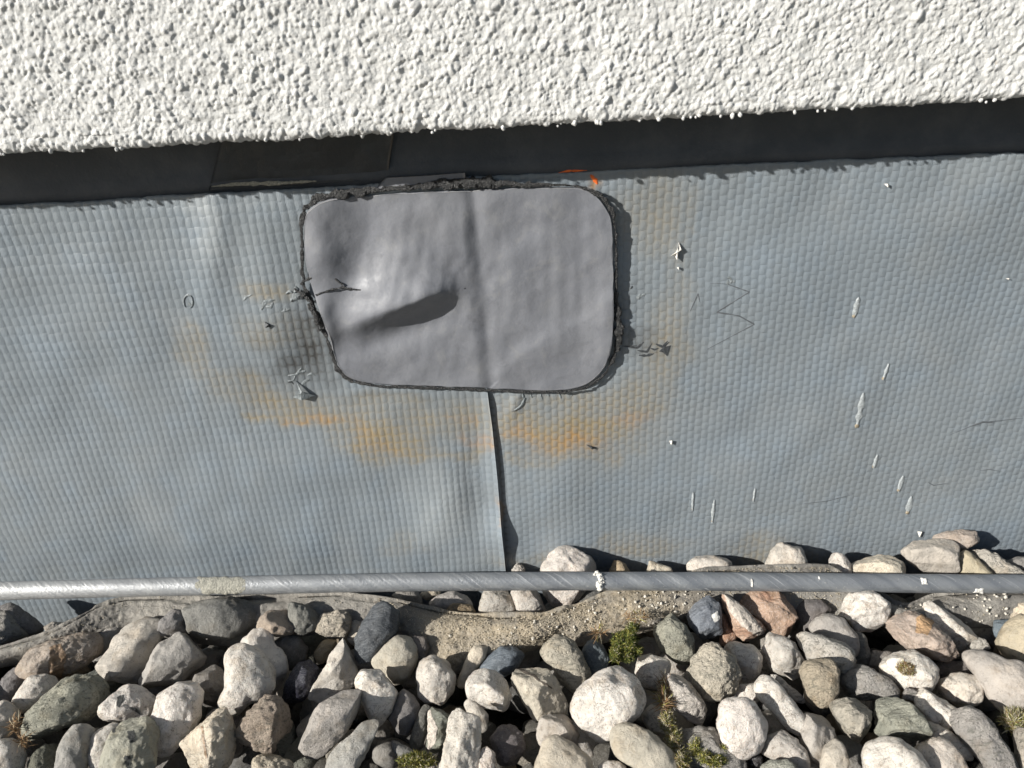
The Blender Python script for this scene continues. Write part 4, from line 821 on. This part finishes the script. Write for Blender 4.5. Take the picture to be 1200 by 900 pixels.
('E', [(660,740),(700,640),(800,597),(830,660),(850,750),(820,800),(770,880),(710,880),(690,800)], 'Q', 'l', 2, .25, .8, 'flat four-sided pale stone right of the long diagonal white one'),
('E', [(410,850),(450,815),(490,850),(470,900),(420,900)], 'K', 's', -3, .3, .3, 'small black stone in the gap under the big cream-white one'),
('E', [(480,900),(540,868),(620,870),(660,900),(650,960),(480,960)], 'G', 'r', 3, .5, .2, 'greenish stone on the bottom edge under the grey quartz'),
('D', [(770,460),(800,410),(850,415),(900,480),(960,580),(960,640),(930,685),(860,650),(790,560),(765,500)], 'W', 'r', 4, .6, .7, 'craggy white stone right of the orange roots'),
('E', [(20,790),(80,710),(250,690),(280,770),(400,850),(430,900),(300,960),(100,900)], 'L', 'r', 0, .5, .5, 'flat grey stone carrying yellow-green moss at the bottom'),
('E', [(525,425),(560,430),(620,480),(690,550),(685,572),(640,560),(585,500)], 'W', 'r', 2, 1.0, .2, 'thin crusty white sliver between quartz cube and long white stone'),
('F', [(345,200),(420,130),(500,105),(560,130),(610,220),(670,290),(665,350),(620,360),(500,320),(420,300)], 'V', 'q', 6, .5, .9, 'angular quartz stone with orange-tan patch'),
('F', [(530,95),(570,60),(650,85),(710,150),(755,200),(770,250),(740,310),(680,325),(600,230),(560,140)], 'W', 'q', 3, .35, .9, 'sharp white stone behind the orange-patched quartz'),
('F', [(770,240),(830,255),(848,300),(780,315),(735,300)], 'w', 'r', 0, .8, .3, 'small crumbly stone right of the sharp white one'),
('F', [(320,400),(350,340),(410,308),(480,320),(550,360),(605,430),(590,495),(480,505),(380,490),(325,440)], 'W', 'q', 5, .4, .5, 'white stone topped with orange-brown lichen'),
('F', [(762,350),(790,312),(850,320),(950,360),(1030,380),(1090,430),(1080,540),(1029,600),(960,625),(880,590),(830,500),(800,420)], 'Q', 'l', 7, .2, .25, 'large smooth pale grey stone by the right border'),
('F', [(910,270),(940,200),(1000,150),(1080,130),(1140,200),(1140,360),(1029,385),(940,340)], 'T', 'l', 5, .15, .1, 'smooth sand-coloured stone cut by the right border'),
('F', [(900,100),(940,70),(1020,65),(1090,80),(1070,140),(980,155),(910,130)], 'T', 'q', 2, .3, .3, 'pinkish tan stone near the rod at the right border'),
('F', [(875,210),(900,145),(975,150),(960,190),(920,250),(910,320),(878,300)], 'd', 'l', 0, .3, .5, 'bluish stone left of the sand-coloured one'),
('F', [(105,450),(160,385),(250,395),(330,440),(380,500),(385,550),(280,550),(170,545),(120,500)], 'L', 'r', 1, .45, .3, 'grey grained stone left of the lichen-topped one'),
('F', [(60,610),(90,570),(250,535),(282,550),(260,640),(240,720),(200,820),(110,775),(80,700)], 'B', 'r', 5, .4, 1.0, 'pale yellowish block with a dark right face'),
('F', [(265,720),(270,610),(300,515),(430,555),(500,620),(535,720),(480,760),(380,765),(275,775)], 'G', 'r', 7, .6, 1.0, 'grey-green pyramid-shaped stone beside the pale yellowish block'),
('F', [(480,510),(560,498),(640,555),(695,620),(690,710),(660,722),(560,680),(500,600)], 'W', 'q', 4, .4, .5, 'dimpled white stone right of the grey-green pyramid'),
('F', [(600,490),(650,450),(720,430),(790,445),(805,500),(790,560),(740,590),(660,570)], 'w', 'q', 1, .4, .3, 'round whitish stone left of the large pale grey one'),
('F', [(418,550),(438,500),(492,510),(485,565)], 'L', 'r', 4, .7, .4, 'tiny rough stone above the grey-green pyramid'),
('F', [(220,860),(270,790),(350,757),(430,770),(500,830),(530,900),(520,960),(230,960)], 'W', 'q', 8, .15, .15, 'rounded white stone at the bottom below the grey-green pyramid'),
('F', [(490,820),(580,765),(650,770),(710,830),(730,960),(500,960)], 'Q', 'q', 4, .3, .4, 'bluish white stone at the bottom right of the rounded white one'),
('F', [(510,690),(560,665),(650,710),(720,780),(745,830),(720,865),(640,800),(530,770)], 'w', 'q', 1, .3, .3, 'dull white stone under the dimpled white one'),
('F', [(690,640),(740,588),(800,600),(880,680),(920,780),(935,900),(930,960),(830,960),(800,860),(720,730)], 'L', 'r', 6, .35, .35, 'long speckled grey stone at the bottom right'),
('F', [(8,890),(40,800),(90,762),(135,800),(142,870),(120,960),(10,960)], 'B', 'l', 4, .2, .3, 'pale oval stone on the bottom edge below the yellowish block'),
('F', [(160,385),(180,290),(185,215),(240,240),(252,330),(230,390)], 'n', 'l', -3, .2, .1, 'dark stone in the gap under the faceted white one'),
('F', [(250,390),(280,310),(365,325),(350,370),(320,430)], 'l', 'l', -4, .2, .2, 'dim stone left above the lichen-topped one'),
('F', [(570,400),(620,360),(740,375),(785,440),(700,450),(600,450)], 'n', 'r', -4, .5, .3, 'dark brown stone right of the lichen-topped one'),
('F', [(990,880),(1000,770),(1029,715),(1100,715),(1110,960),(1000,960)], 'B', 'r', 3, .4, .3, 'yellowish stone in the bottom right corner'),
('F', [(925,880),(935,815),(985,825),(1005,960),(930,960)], 'l', 'l', 0, .3, .3, 'dim stone between the bottom right corner and the speckled one'),
('H', [(68,235),(90,180),(130,140),(185,125),(230,160),(240,210),(235,260),(180,300),(80,290)], 'w', 'q', 2, .35, .3, 'round whitish stone leaning on the membrane behind the rod'),
('H', [(348,210),(365,182),(410,190),(438,230),(440,300),(350,300)], 'W', 'q', 0, .15, .4, 'small pointed white stone above the rod'),
('H', [(415,265),(470,215),(540,185),(620,157),(650,200),(668,250),(665,310),(430,310)], 'C', 'q', 2, .3, .7, 'cream wedge stone above the rod, right of the small pointed one'),
('H', [(665,170),(700,125),(790,115),(890,120),(898,170),(890,250),(860,290),(740,272),(700,210)], 'Q', 'l', 6, .25, .7, 'grey-banded block stone topping the pile behind the rod'),
('H', [(780,118),(880,85),(1010,78),(1022,110),(1015,155),(900,170)], 'V', 'q', 0, .4, .7, 'flat pinkish stone against the membrane behind the banded block'),
('H', [(900,190),(960,170),(1040,260),(1060,300),(930,300),(905,230)], 'T', 'l', 2, .25, .3, 'beige stone right of the banded block behind the rod'),
('H', [(960,168),(1040,160),(1100,200),(1150,245),(1200,275),(1200,310),(1060,300),(1000,210)], 'w', 'r', 2, 1.0, .3, 'whitish crusted stone behind the rod near the right border'),
('H', [(1125,225),(1180,200),(1240,205),(1245,280),(1170,275)], 'l', 'l', 0, .3, .3, 'dim stone at the right border behind the rod'),
('G', [(455,275),(490,225),(520,238),(552,275),(545,330),(460,330)], 't', 'l', 0, .3, .4, 'small brown stone tip behind the rod right of the tall white one'),
('G', [(610,275),(640,232),(700,245),(758,275),(755,335),(620,335)], 'C', 'q', 0, .3, .5, 'small cream stone behind the rod, second right of the tall white one'),
('G', [(822,250),(860,212),(920,205),(990,215),(1028,245),(1005,310),(840,310)], 'w', 'q', 2, .2, .2, 'low whitish stone behind the rod left of the leaning round one'),
('G', [(0,270),(28,240),(60,260),(55,300),(5,300)], 'W', 'r', -1, 1.0, .2, 'tiny crumbly white stone behind the rod at the seam foot'),
('B', [(430,180),(480,120),(560,70),(600,130),(635,215),(560,235),(440,215)], 'V', 'l', 10, .3, .8, 'dull triangular stone with lit face, above the flat white stone'),
('B', [(50,125),(150,62),(300,48),(432,95),(445,180),(310,245),(150,235)], 'l', 'l', 8, .25, .35, 'wide smooth dull grey stone added over the shaded fleece at left'),  # added stone, its dull grey stands in for shaded fleece
('B', [(585,70),(700,95),(760,150),(720,205),(640,238),(600,150)], 'l', 'l', 8, .4, .5, 'brownish stone added over the shaded fleece left of the lumpy yellowish one'),  # likewise added to darken the shaded fleece
('D', [(655,640),(700,590),(770,600),(800,680),(760,735),(690,720)], 'w', 'q', -3, .3, .3, 'whitish stone in shade left of the orange roots'),
]
def polar(poly, n=144):
    P = np.array(poly, float); x, y = P[:, 0], P[:, 1]; x2, y2 = np.roll(x, -1), np.roll(y, -1); cr = x * y2 - x2 * y; A = cr.sum() / 2
    c = np.array([((x + x2) * cr).sum(), ((y + y2) * cr).sum()]) / (6 * A); P = P - c
    th = np.linspace(-math.pi, math.pi, n, endpoint=False); R = np.zeros(n)
    for k, t in enumerate(th):
        d = np.array([math.cos(t), math.sin(t)]); best = 0
        for i in range(len(P)):
            a = P[i]; e = P[(i + 1) % len(P)] - a; den = d[0] * e[1] - d[1] * e[0]
            if abs(den) < 1e-9: continue
            r = (a[0] * e[1] - a[1] * e[0]) / den; u = (a[0] * d[1] - a[1] * d[0]) / den
            if r > 0 and -1e-6 <= u <= 1 + 1e-6: best = max(best, r)
        R[k] = best
    R[R == 0] = R[R > 0].mean(); return c, th, R
def rock_shape(sub, Rf, D, rough, facet, r, box=0.35):
    """unit directions -> a rock: outline Rf(theta) in the x-y plane, half depth D along z"""
    V, Fq = ico(sub); x, y, z = V.T; th = np.arctan2(y, x); s = np.hypot(x, y)
    e = 1 - box * .55                                                  # fuller than an ellipsoid
    s2 = s ** e; z2 = np.sign(z) * np.abs(z) ** e
    R = Rf(th); P = np.stack([np.cos(th) * s2 * R, np.sin(th) * s2 * R, z2 * D], 1)
    rm = np.mean(R); k = int(2 + facet * 7)
    for _ in range(k):
        a = r.uniform(0, 2 * math.pi); t = r.uniform(0.05, 0.85); nrm = np.array([math.sqrt(1 - t * t) * math.cos(a), math.sqrt(1 - t * t) * math.sin(a), t])
        nrm = nrm * np.array([.75, .75, 1.]); nrm /= np.linalg.norm(nrm)
        ext = (P @ nrm).max(); h = ext * r.uniform(0.60, 0.86) if facet > .45 else ext * r.uniform(.82, .95)
        d = P @ nrm - h; soft = rm * (0.06 - 0.042 * facet); over = np.where(d / soft > 20, d, soft * np.log1p(np.exp(np.clip(d / soft, -30, 20))))
        P = P - np.outer(over * (0.72 + .28 * facet), nrm)
    for _ in range(int(facet * 15)):
        nrm = np.array([r.gauss(0, 1), r.gauss(0, 1), r.gauss(.3, 1)]); nrm /= np.linalg.norm(nrm); q = P @ nrm; d = q - q.max() * r.uniform(.84, .96); P = P - np.outer(np.clip(d, 0, None) * .95, nrm)
    o = r.uniform(0, 100); N = P / (np.linalg.norm(P, axis=1)[:, None] + 1e-9)
    lo = fbm(P / rm * 1.3 + o, 2, 5) * 0.055 + fbm(P / rm * 3.2 + o, 3, 8) * (0.022 + .06 * rough)
    hi = fbm(P / rm * 9 + o, 3, 13) * (0.004 + 0.026 * rough)
    if rough > .85: hi = hi - 0.09 * np.clip(vn(P / rm * 6 + o, 19) - .25, 0, 1)
    return P + N * ((lo + hi) * rm)[:, None], Fq
V_r = MR @ np.array([1, 0, 0.]);
def bed_z(px, py): return 0.0
PLACED = []; GEO = {}
HI = ('brown band', 'dark spots', 'white stripe', 'straight crack', 'pale ridge', 'white chip', 'small dark cracks', 'orange-tan patch', 'tan crack', 'largest smooth')
def add_stone(poly, col, kind, lift, rough, facet, label, r, sub=4):
    c, th, R = polar(poly); 
    ker = np.hanning(9 if facet > .6 else 15); ker /= ker.sum(); h = len(ker) // 2; R = np.convolve(np.pad(R, h, 'wrap'), ker, 'valid') * 1.06
    hit = hit_z(*c, lift * 0.0009)
    Rm = np.minimum(R, np.roll(R, 72)); minor = (R + np.roll(R, 72)).min() / 2
    k = -(np.linalg.inv(MR) @ (hit - CAM))[2] / F; D = minor * k * r.uniform(0.85, 1.05)
    lim = -(D * 0.92 + 0.0008)
    if hit[1] > lim: hit = hit_y(*c, lim)
    k = -(np.linalg.inv(MR) @ (hit - CAM))[2] / F
    v = hit - CAM; v /= np.linalg.norm(v); xr = V_r - v * (V_r @ v); xr /= np.linalg.norm(xr); yd = np.cross(v, xr)   # yd points down in the picture
    cosv = 1.0
    Rf = lambda t: np.interp(t, np.r_[th, math.pi], np.r_[R, R[0]]) * k
    P, Fq = rock_shape(sub, Rf, D, rough, facet, r)
    V = P[:, :1] * xr + P[:, 1:2] * yd - P[:, 2:3] * v
    # keep it off the wall
    W_ = V + hit; W_[:, 1] = np.minimum(W_[:, 1], -0.0004); V = W_ - hit
    me = mesh('stone', V, Fq, [SM[MAT[kind]]])
    o = obj('stone', me, None, hit); cc = np.array(COLR[col]) * r.uniform(.93, 1.07) + np.array([r.uniform(-.006, .012), 0, r.uniform(-.012, .006)]); o.color = (*np.clip(cc, 0.01, .8), 1)
    tag(o, label, 'stone', 'stones of the gravel bed')
    PLACED.append((hit, minor * k)); GEO[label] = (o, V, Fq, hit, P, v); return o
for i, (cr, poly, col, kind, lift, rough, facet, label) in enumerate(ST):
    ox, oy, s = CR[cr]; add_stone([(ox + a / s, oy + b / s) for a, b in poly], col, kind, lift, rough, facet, label, random.Random(100 + i), 5 if any(h in label for h in HI) else 4)
def mark(key, cr, poly, mat, name, lift=0.00012):
    o, V, Fq, hit, P, v = next(g for l, g in GEO.items() if key in l); ox, oy, sc = CR[cr]; q = np.array([(ox + a / sc, oy + b / sc) for a, b in poly]); pp = project(V + hit)
    pp = pp + np.stack([vn(V * 500, 3), vn(V * 500, 5)], 1) * 1.3; ins = np.zeros(len(pp), bool)
    for k in range(len(q)):
        a, b = q[k], q[(k + 1) % len(q)]; c = ((a[1] > pp[:, 1]) != (b[1] > pp[:, 1])) & (pp[:, 0] < (b[0] - a[0]) * (pp[:, 1] - a[1]) / (b[1] - a[1] + 1e-9) + a[0]); ins ^= c
    n = V / np.linalg.norm(V, axis=1)[:, None]; fc = np.cross(V[Fq[:, 1]] - V[Fq[:, 0]], V[Fq[:, 2]] - V[Fq[:, 0]]); front = (fc @ v) * np.sign((fc * V[Fq[:, 0]]).sum(1)) < 0
    f = Fq[(ins[Fq].sum(1) >= 2) & front]
    if not len(f): print('empty mark', key); return
    u, inv = np.unique(f, return_inverse=True); W_ = V[u] + n[u] * lift * (1 + .6 * vn(V[u] * 1500, 9))[:, None]
    c = obj(name, mesh(name, W_, inv.reshape(-1, 3), [mat]), o, hit)
M_TAN = plain('tan_stain', (0.42, 0.27, 0.15), 0.8, 0.001, 1.0, var=.35); M_BRN = plain('brown_quartz', (0.24, 0.165, 0.105), 0.4, 0.0005, 0.5, var=.4); M_SPOT = plain('dark_spot', (0.05, 0.052, 0.05), 0.8, 0.001, 1.0, var=.4)
M_WST = plain('white_quartz_stripe', (0.58, 0.52, 0.45), 0.6, 0.0012, 0.9, var=.25); M_CRK = plain('crack', (0.12, 0.10, 0.08), 0.9)
for a in [('orange-tan', 'F', [(485,150),(540,108),(578,165),(545,235),(490,220)], M_TAN, 'tan_patch'), ('brown band', 'A', [(250,300),(300,272),(330,330),(315,445),(245,440)], M_BRN, 'brown_band'),
          ('dark spots', 'A', [(640,720),(668,708),(680,770),(650,785)], M_SPOT, 'dark_spot'), ('dark spots', 'A', [(625,850),(655,838),(662,880),(632,892)], M_SPOT, 'dark_spot'), ('dark spots', 'A', [(565,705),(580,700),(582,722),(566,724)], M_SPOT, 'dark_spot'),
          ('white stripe', 'E', [(288,8),(335,30),(425,130),(508,232),(490,262),(400,195),(325,120)], M_WST, 'white_stripe'), ('straight crack', 'D', [(10,388),(100,424),(200,497),(210,512),(98,439),(12,402)], M_CRK, 'crack_line'),
          ('pale ridge', 'C', [(418,615),(445,612),(485,700),(472,770),(430,835),(436,760)], M_WST, 'pale_ridge'), ('white chip', 'E', [(230,128),(262,112),(272,150),(245,170)], M_LIME, 'white_chip'),
          ('small dark cracks', 'A', [(585,545),(618,535),(622,560),(600,600),(585,590)], M_SPOT, 'dark_crack'), ('small dark cracks', 'A', [(640,590),(690,600),(720,640),(690,625)], M_SPOT, 'dark_crack'), ('tan crack', 'B', [(150,690),(160,688),(186,850),(176,856)], M_BRN, 'tan_crack')]: mark(*a)
print('placed stones', len(ST))

# ---- the half-buried stones below, and the bed that goes on out of the picture
def loose_rock(r, sub=3):
    a, b, c = r.uniform(.75, 1.25), r.uniform(.6, .95), r.uniform(.5, .8); ph = r.uniform(0, 6.28)
    Rf = lambda t: 1 / np.sqrt((np.cos(t + ph) / a) ** 2 + (np.sin(t + ph) / b) ** 2)
    P, Fq = rock_shape(sub, Rf, c, r.choice([.2, .3, .5, .7]), r.choice([.15, .3, .6, .9]), r)
    q = Matrix.Rotation(r.uniform(0, 6.28), 3, 'Z') @ Matrix.Rotation(r.gauss(0, .35), 3, 'X') @ Matrix.Rotation(r.gauss(0, .35), 3, 'Y')
    return P @ np.array(q).T, Fq
PAL = [('W', 'q'), ('w', 'q'), ('L', 'l'), ('L', 'l'), ('l', 'l'), ('Q', 'q'), ('G', 'r'), ('B', 'l'), ('B', 'r'), ('t', 'l'), ('n', 'l'), ('d', 's')]
r = random.Random(5); protos = [loose_rock(r) for _ in range(26)]
def prop_col(r, o=None):
    c, k = r.choice(PAL); return c, k
cnt = 0
GAP = {
 13: 'small stone sunk between the shiny faceted white stone and the tall white stone',
 26: 'small stone sunk between the dark green broken stone and the bluish grey stone',
 31: 'small stone sunk between the small smooth brown stone and the round dim stone',
 32: 'small stone sunk between the thin cream stone and the small smooth brown stone',
 40: 'small stone sunk between the shadow-mottled greenish stone and the small cream stone',
 43: 'small stone sunk between the cube-like purplish quartz stone and the dim round stone',
 46: 'stone between the faceted bright white stone and the angular quartz stone with orange-tan patch',
 47: 'small stone sunk between the angular quartz stone with orange-tan patch and the grey-banded block stone',
 51: 'small stone sunk between the glassy quartz stone and the dark green broken stone',
 54: 'small stone sunk between the brown-grey triangular stone and the broad grey slab stone',
 55: 'small stone sunk between the brown-grey triangular stone and the wide smooth dull grey stone',
 58: 'small stone sunk between the long pale stone and the bright white stone',
 62: 'small stone sunk between the oval slate-blue stone and the large flat beige stone',
 65: 'small stone sunk between the shadow-mottled greenish stone and the largest smooth white oval stone',
 66: 'small stone sunk between the shadow-mottled greenish stone and the slate-blue stone with white chip',
 67: 'small stone sunk between the dark red sliver of stone and the white heart-shaped stone',
 68: 'small stone sunk between the white heart-shaped stone and the pink stone with a white stripe',
 73: 'leftmost small stone sunk between the small crumbly stone and the smooth sand-coloured stone',
 78: 'small stone sunk between the broad grey slab stone and the knobbly pinkish white stone',
 81: 'small stone sunk between the black glassy stone and the flat white stone',
 84: 'stone between the round white stone with dark specks and the smooth disc-like beige stone',
 87: 'small stone sunk between the brownish grained oval stone and the large flat beige stone',
 89: 'small stone sunk between the largest smooth white oval stone and the shadow-mottled greenish stone',
 90: 'small stone sunk between the shadow-mottled greenish stone and the craggy white stone',
 92: 'small stone sunk between the cube-like purplish quartz stone and the white heart-shaped stone',
 95: 'stone between the white stone topped with orange-brown lichen and the faceted bright white stone',
 97: 'small stone sunk between the dark brown stone and the small crumbly stone',
 98: 'rightmost small stone sunk between the small crumbly stone and the smooth sand-coloured stone',
 100: 'small stone sunk between the smooth pale stone and the white rounded stone',
 104: 'small stone sunk between the knobbly pinkish white stone and the brown-grey triangular stone',
 105: 'stone between the big smooth cream-white heart-shaped stone and the sharp-edged cream stone with tan crack',
 107: 'small stone sunk between the black glassy stone and the large oval grey stone',
 108: 'small stone sunk between the bright white stone and the large oval grey stone',
 112: 'small stone sunk between the large flat beige stone and the white pentagon-shaped stone',
 116: 'small stone sunk between the craggy white stone and the coarse cream stone',
 117: 'small stone sunk between the white stone top and the white heart-shaped stone',
 119: 'small stone sunk between the round tan stone and the grey grained stone',
 125: 'small stone sunk between the smooth pale stone and the dark green broken stone',
 131: 'leftmost small stone sunk between the broken cream stone and the large oval grey stone',
 132: 'small stone sunk between the large oval grey stone and the black glassy stone',
 133: 'leftmost small stone sunk between the small narrow stone and the grey wedge stone',
 134: 'small stone sunk between the small narrow stone and the dark narrow stone',
 135: 'stone between the dark angular stone with pale ridge and the round white stone with dark',
 139: 'small stone sunk between the largest smooth white oval stone and the craggy white stone',
 140: 'rightmost small stone sunk between the craggy white stone and the flat grey stone',
 142: 'small stone sunk between the long smooth white stone and the white stone top',
 143: 'small stone sunk between the round tan stone and the flat four-sided pale stone',
 144: 'small stone sunk between the grey grained stone and the pale yellowish block with a dark',
 145: 'small stone sunk between the tiny rough stone and the grey-green pyramid-shaped stone',
 146: 'small stone sunk between the dimpled white stone and the dark brown stone',
 147: 'small stone sunk between the large smooth pale grey stone and the long speckled grey stone',
 154: 'stone between the sharp-edged cream stone with tan crack and the smooth greenish stone with dark',
 156: 'small stone sunk between the broken cream stone and the sharp-edged cream stone with tan crack',
 157: 'rightmost small stone sunk between the broken cream stone and the large oval grey stone',
 158: 'small stone sunk between the grey wedge stone and the large oval grey stone',
 159: 'rightmost small stone sunk between the small narrow stone and the grey wedge stone',
 160: 'small stone sunk between the dark narrow stone and the lumpy greyish stone',
 162: 'small stone sunk between the smooth beige stone and the lumpy greyish stone',
 163: 'small stone sunk between the smooth beige stone and the largest smooth white oval stone',
 165: 'leftmost small stone sunk between the craggy white stone and the flat grey stone',
 167: 'small stone sunk between the long smooth white stone and the grey quartz stone',
 169: 'stone between the pale yellowish block with a dark and the flat four-sided pale stone',
 192: 'small stone sunk between the pale oval stone and the grey quartz stone',
 193: 'small stone sunk between the pale oval stone and the pale yellowish block with a dark',
 194: 'small stone sunk between the pale yellowish block with a dark and the rounded white stone',
 195: 'small stone sunk between the rounded white stone and the bluish white stone',
}
pm = {}
for gy in range(12):
    for gx in range(25):
        x = -0.212 + gx * 0.0176 + r.uniform(-.004, .004) + (gy % 2) * .0088; y = -0.010 - gy * 0.0112 + r.uniform(-.003, .003); z = -0.0185 + r.uniform(-.002, .002)
        p = np.array([x, y, z]); q = project(p[None])[0]
        if not (-30 < q[0] < 1230 and q[1] < 930) or cnt > 165 or (r.random() < .38): continue
        i = r.randrange(26); rad = r.uniform(.0085, .0108); c, k = r.choice(PAL[:10]); key = (i, k)
        r0, r1, r2 = r.uniform(-.3, .3), r.uniform(.45, .8), gy * 25 + gx; cnt += 1
        if r2 not in GAP: continue
        if key not in pm: pm[key] = mesh('stone', protos[i][0] * 0.0096, protos[i][1], [SM[MAT[k]]])
        o = obj('stone', pm[key], None, (x, min(y, -rad * 1.05 - .0012), z)); sc = rad / .0096; o.scale = (sc, sc, sc); o.rotation_euler = (0, 0, r0)
        o.color = (*(np.array(COLR[c]) * r1), 1)
        tag(o, GAP[r2], 'stone', 'half hidden stones in the gaps')
print('filler stones', cnt)
def bed(name, x0, x1, y0, y1, z, step, keep, sub, seed, rad0):
    r = random.Random(seed); VV = []; FF = []; off = 0; pr = [loose_rock(random.Random(50 + i), sub) for i in range(16)]; mi = []
    kinds = ['quartz', 'lime', 'rough', 'granite']
    y = y0
    while y > y1:
        x = x0
        while x < x1:
            xx, yy = x + r.uniform(-.35, .35) * step, y + r.uniform(-.3, .3) * step; q = project(np.array([[xx, yy, z]]))[0]
            if keep(xx, yy, q):
                P, Fq = pr[r.randrange(16)]; rad = rad0 * r.uniform(.75, 1.15); a = r.uniform(0, 6.28); ca, sa = math.cos(a), math.sin(a)
                V = P @ np.array([[ca, sa, 0], [-sa, ca, 0], [0, 0, 1]]) * rad + [xx, yy, z + r.uniform(-.004, .004)]; V[:, 1] = np.minimum(V[:, 1], -0.001)
                VV.append(V); FF.append(Fq + off); off += len(V); mi += [r.choice([0, 0, 1, 1, 2])] * len(Fq)
            x += step
        y -= step
    o = obj(name, mesh(name, np.concatenate(VV), np.concatenate(FF), [SM[k] for k in kinds[:3]], mi=mi)); o.color = (.30, .29, .27, 1); o['kind'] = 'stuff'; return o
inside = lambda q: -25 < q[0] < 1225 and q[1] < 915
bed('gravel', -0.75, 0.75, -0.012, -0.62, -0.002, 0.0205, lambda x, y, q: not (inside(q) and y > -0.14) and not (y > -0.2 and abs(x) < 0.19 and q[1] < 930), 2, 3, 0.0115)
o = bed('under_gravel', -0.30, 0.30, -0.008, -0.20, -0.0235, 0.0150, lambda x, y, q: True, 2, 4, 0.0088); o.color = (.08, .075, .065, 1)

# ================================================================== MOSS AND ROOTS
def tuft(name, spots, label, cat, mats, weights, ln, n, seed, wd=0.00028, up=.8, curl=1.0):
    r = random.Random(seed); V = []; Fq = []; mi = []
    for cx, cy, rx, ry, lift, share in spots:
        for _ in range(int(n * share)):
            a = r.uniform(0, 6.28); q = math.sqrt(r.random()); px, py = cx + rx * q * math.cos(a), cy + ry * q * math.sin(a)
            p = hit_z(px, py, (lift + 3.0 * (1 - q)) * .001) ; d = np.array([r.gauss(0, 1), r.gauss(-.25, .8), abs(r.gauss(up, .7))]); d /= np.linalg.norm(d)
            L = ln * r.uniform(.5, 1.2) * .001; side = np.cross(d, [r.gauss(0, 1), r.gauss(0, 1), r.gauss(0, 1)]); side /= np.linalg.norm(side); b = np.cross(side, d) * r.uniform(-.6, .6) * curl
            w = wd * r.uniform(.6, 1.5); i0 = len(V)
            for t, ww in ((0, .7), (.35, 1), (.7, .8), (1, .1)):
                c = p + d * L * t + b * L * t * t; V.append(c - side * w * ww); V.append(c + side * w * ww)
            m = r.choices(range(len(mats)), weights)[0]
            for k in range(3): Fq.append((i0 + 2 * k, i0 + 2 * k + 1, i0 + 2 * k + 3, i0 + 2 * k + 2)); mi.append(m)
    o = obj(name, mesh(name, np.array(V), np.array(Fq), mats, mi=mi)); tag(o, label, cat); return o
tuft('moss_clump', [(727, 752, 9, 12, 7, .26), (738, 748, 8, 14, 8, .26), (722, 768, 7, 9, 6, .14), (734, 768, 12, 8, 5, .18), (742, 736, 6, 7, 9, .1), (748, 762, 5, 5, 5, .06)], 'green moss cushion above the largest white oval stone', 'moss', [M_MG, M_MY, M_MC], [6, 3, .6], 1.5, 6500, 1, wd=.0001)
tuft('moss_clump', [(816, 876, 7, 10, 4, .3), (826, 886, 10, 9, 4, .25), (838, 890, 14, 9, 3, .35), (848, 876, 10, 6, 3, .15)], 'yellow-green moss on the flat grey stone at the bottom', 'moss', [M_MG, M_MY, M_MC], [3, 5, 1.5], 1.5, 3800, 2, wd=.0001)
tuft('moss_clump', [(489, 892, 22, 8, -2, 1)], 'yellowish moss strands on the bottom edge left of the pillar stone', 'moss', [M_MG, M_MY, M_MC], [3, 5, 1.5], 1.8, 2200, 3, wd=.0001)
tuft('moss_clump', [(1190, 845, 15, 12, 5, 1)], 'dry curly moss tuft at the right border', 'moss', [M_MC, M_MY, M_MG, M_MB], [5, 3, 1, 1.5], 2.0, 2200, 4, wd=.0001, curl=2.5)
tuft('lichen_tuft', [(1064, 782, 13, 9, 9, 1)], 'orange-brown lichen tuft on the white stone at right', 'lichen', [M_MB, M_MY, M_MC], [4, 1.5, 2.5], 1.1, 1900, 5, wd=.0001, curl=2)
tuft('root_tangle', [(779, 808, 6, 14, 4, .35), (778, 824, 6, 8, 5, .3), (745, 724, 16, 6, 9, .2), (702, 741, 6, 4, 8, .15)], 'tangle of orange-brown roots beside the green moss', 'roots', [M_MB, M_MC, M_MY], [6, 2, 1], 3.0, 620, 6, wd=.00012, curl=3)
tuft('root_tangle', [(17, 850, 6, 9, 5, .5), (27, 868, 6, 8, 5, .5)], 'little brown dried roots at the tip of the green-grey stone', 'roots', [M_MB, M_MC], [5, 1], 2.4, 190, 7, wd=.00012, curl=3)
tuft('moss_strand', [(782, 846, 8, 12, 4, .4), (789, 866, 9, 14, 4, .4), (796, 888, 12, 12, 4, .4)], 'pale strand of moss and lichen trailing down from the orange roots', 'moss', [M_MC, M_MY, M_MG, M_MB], [5, 4, 1, 1.5], 1.5, 2800, 8, wd=.0001, curl=2)
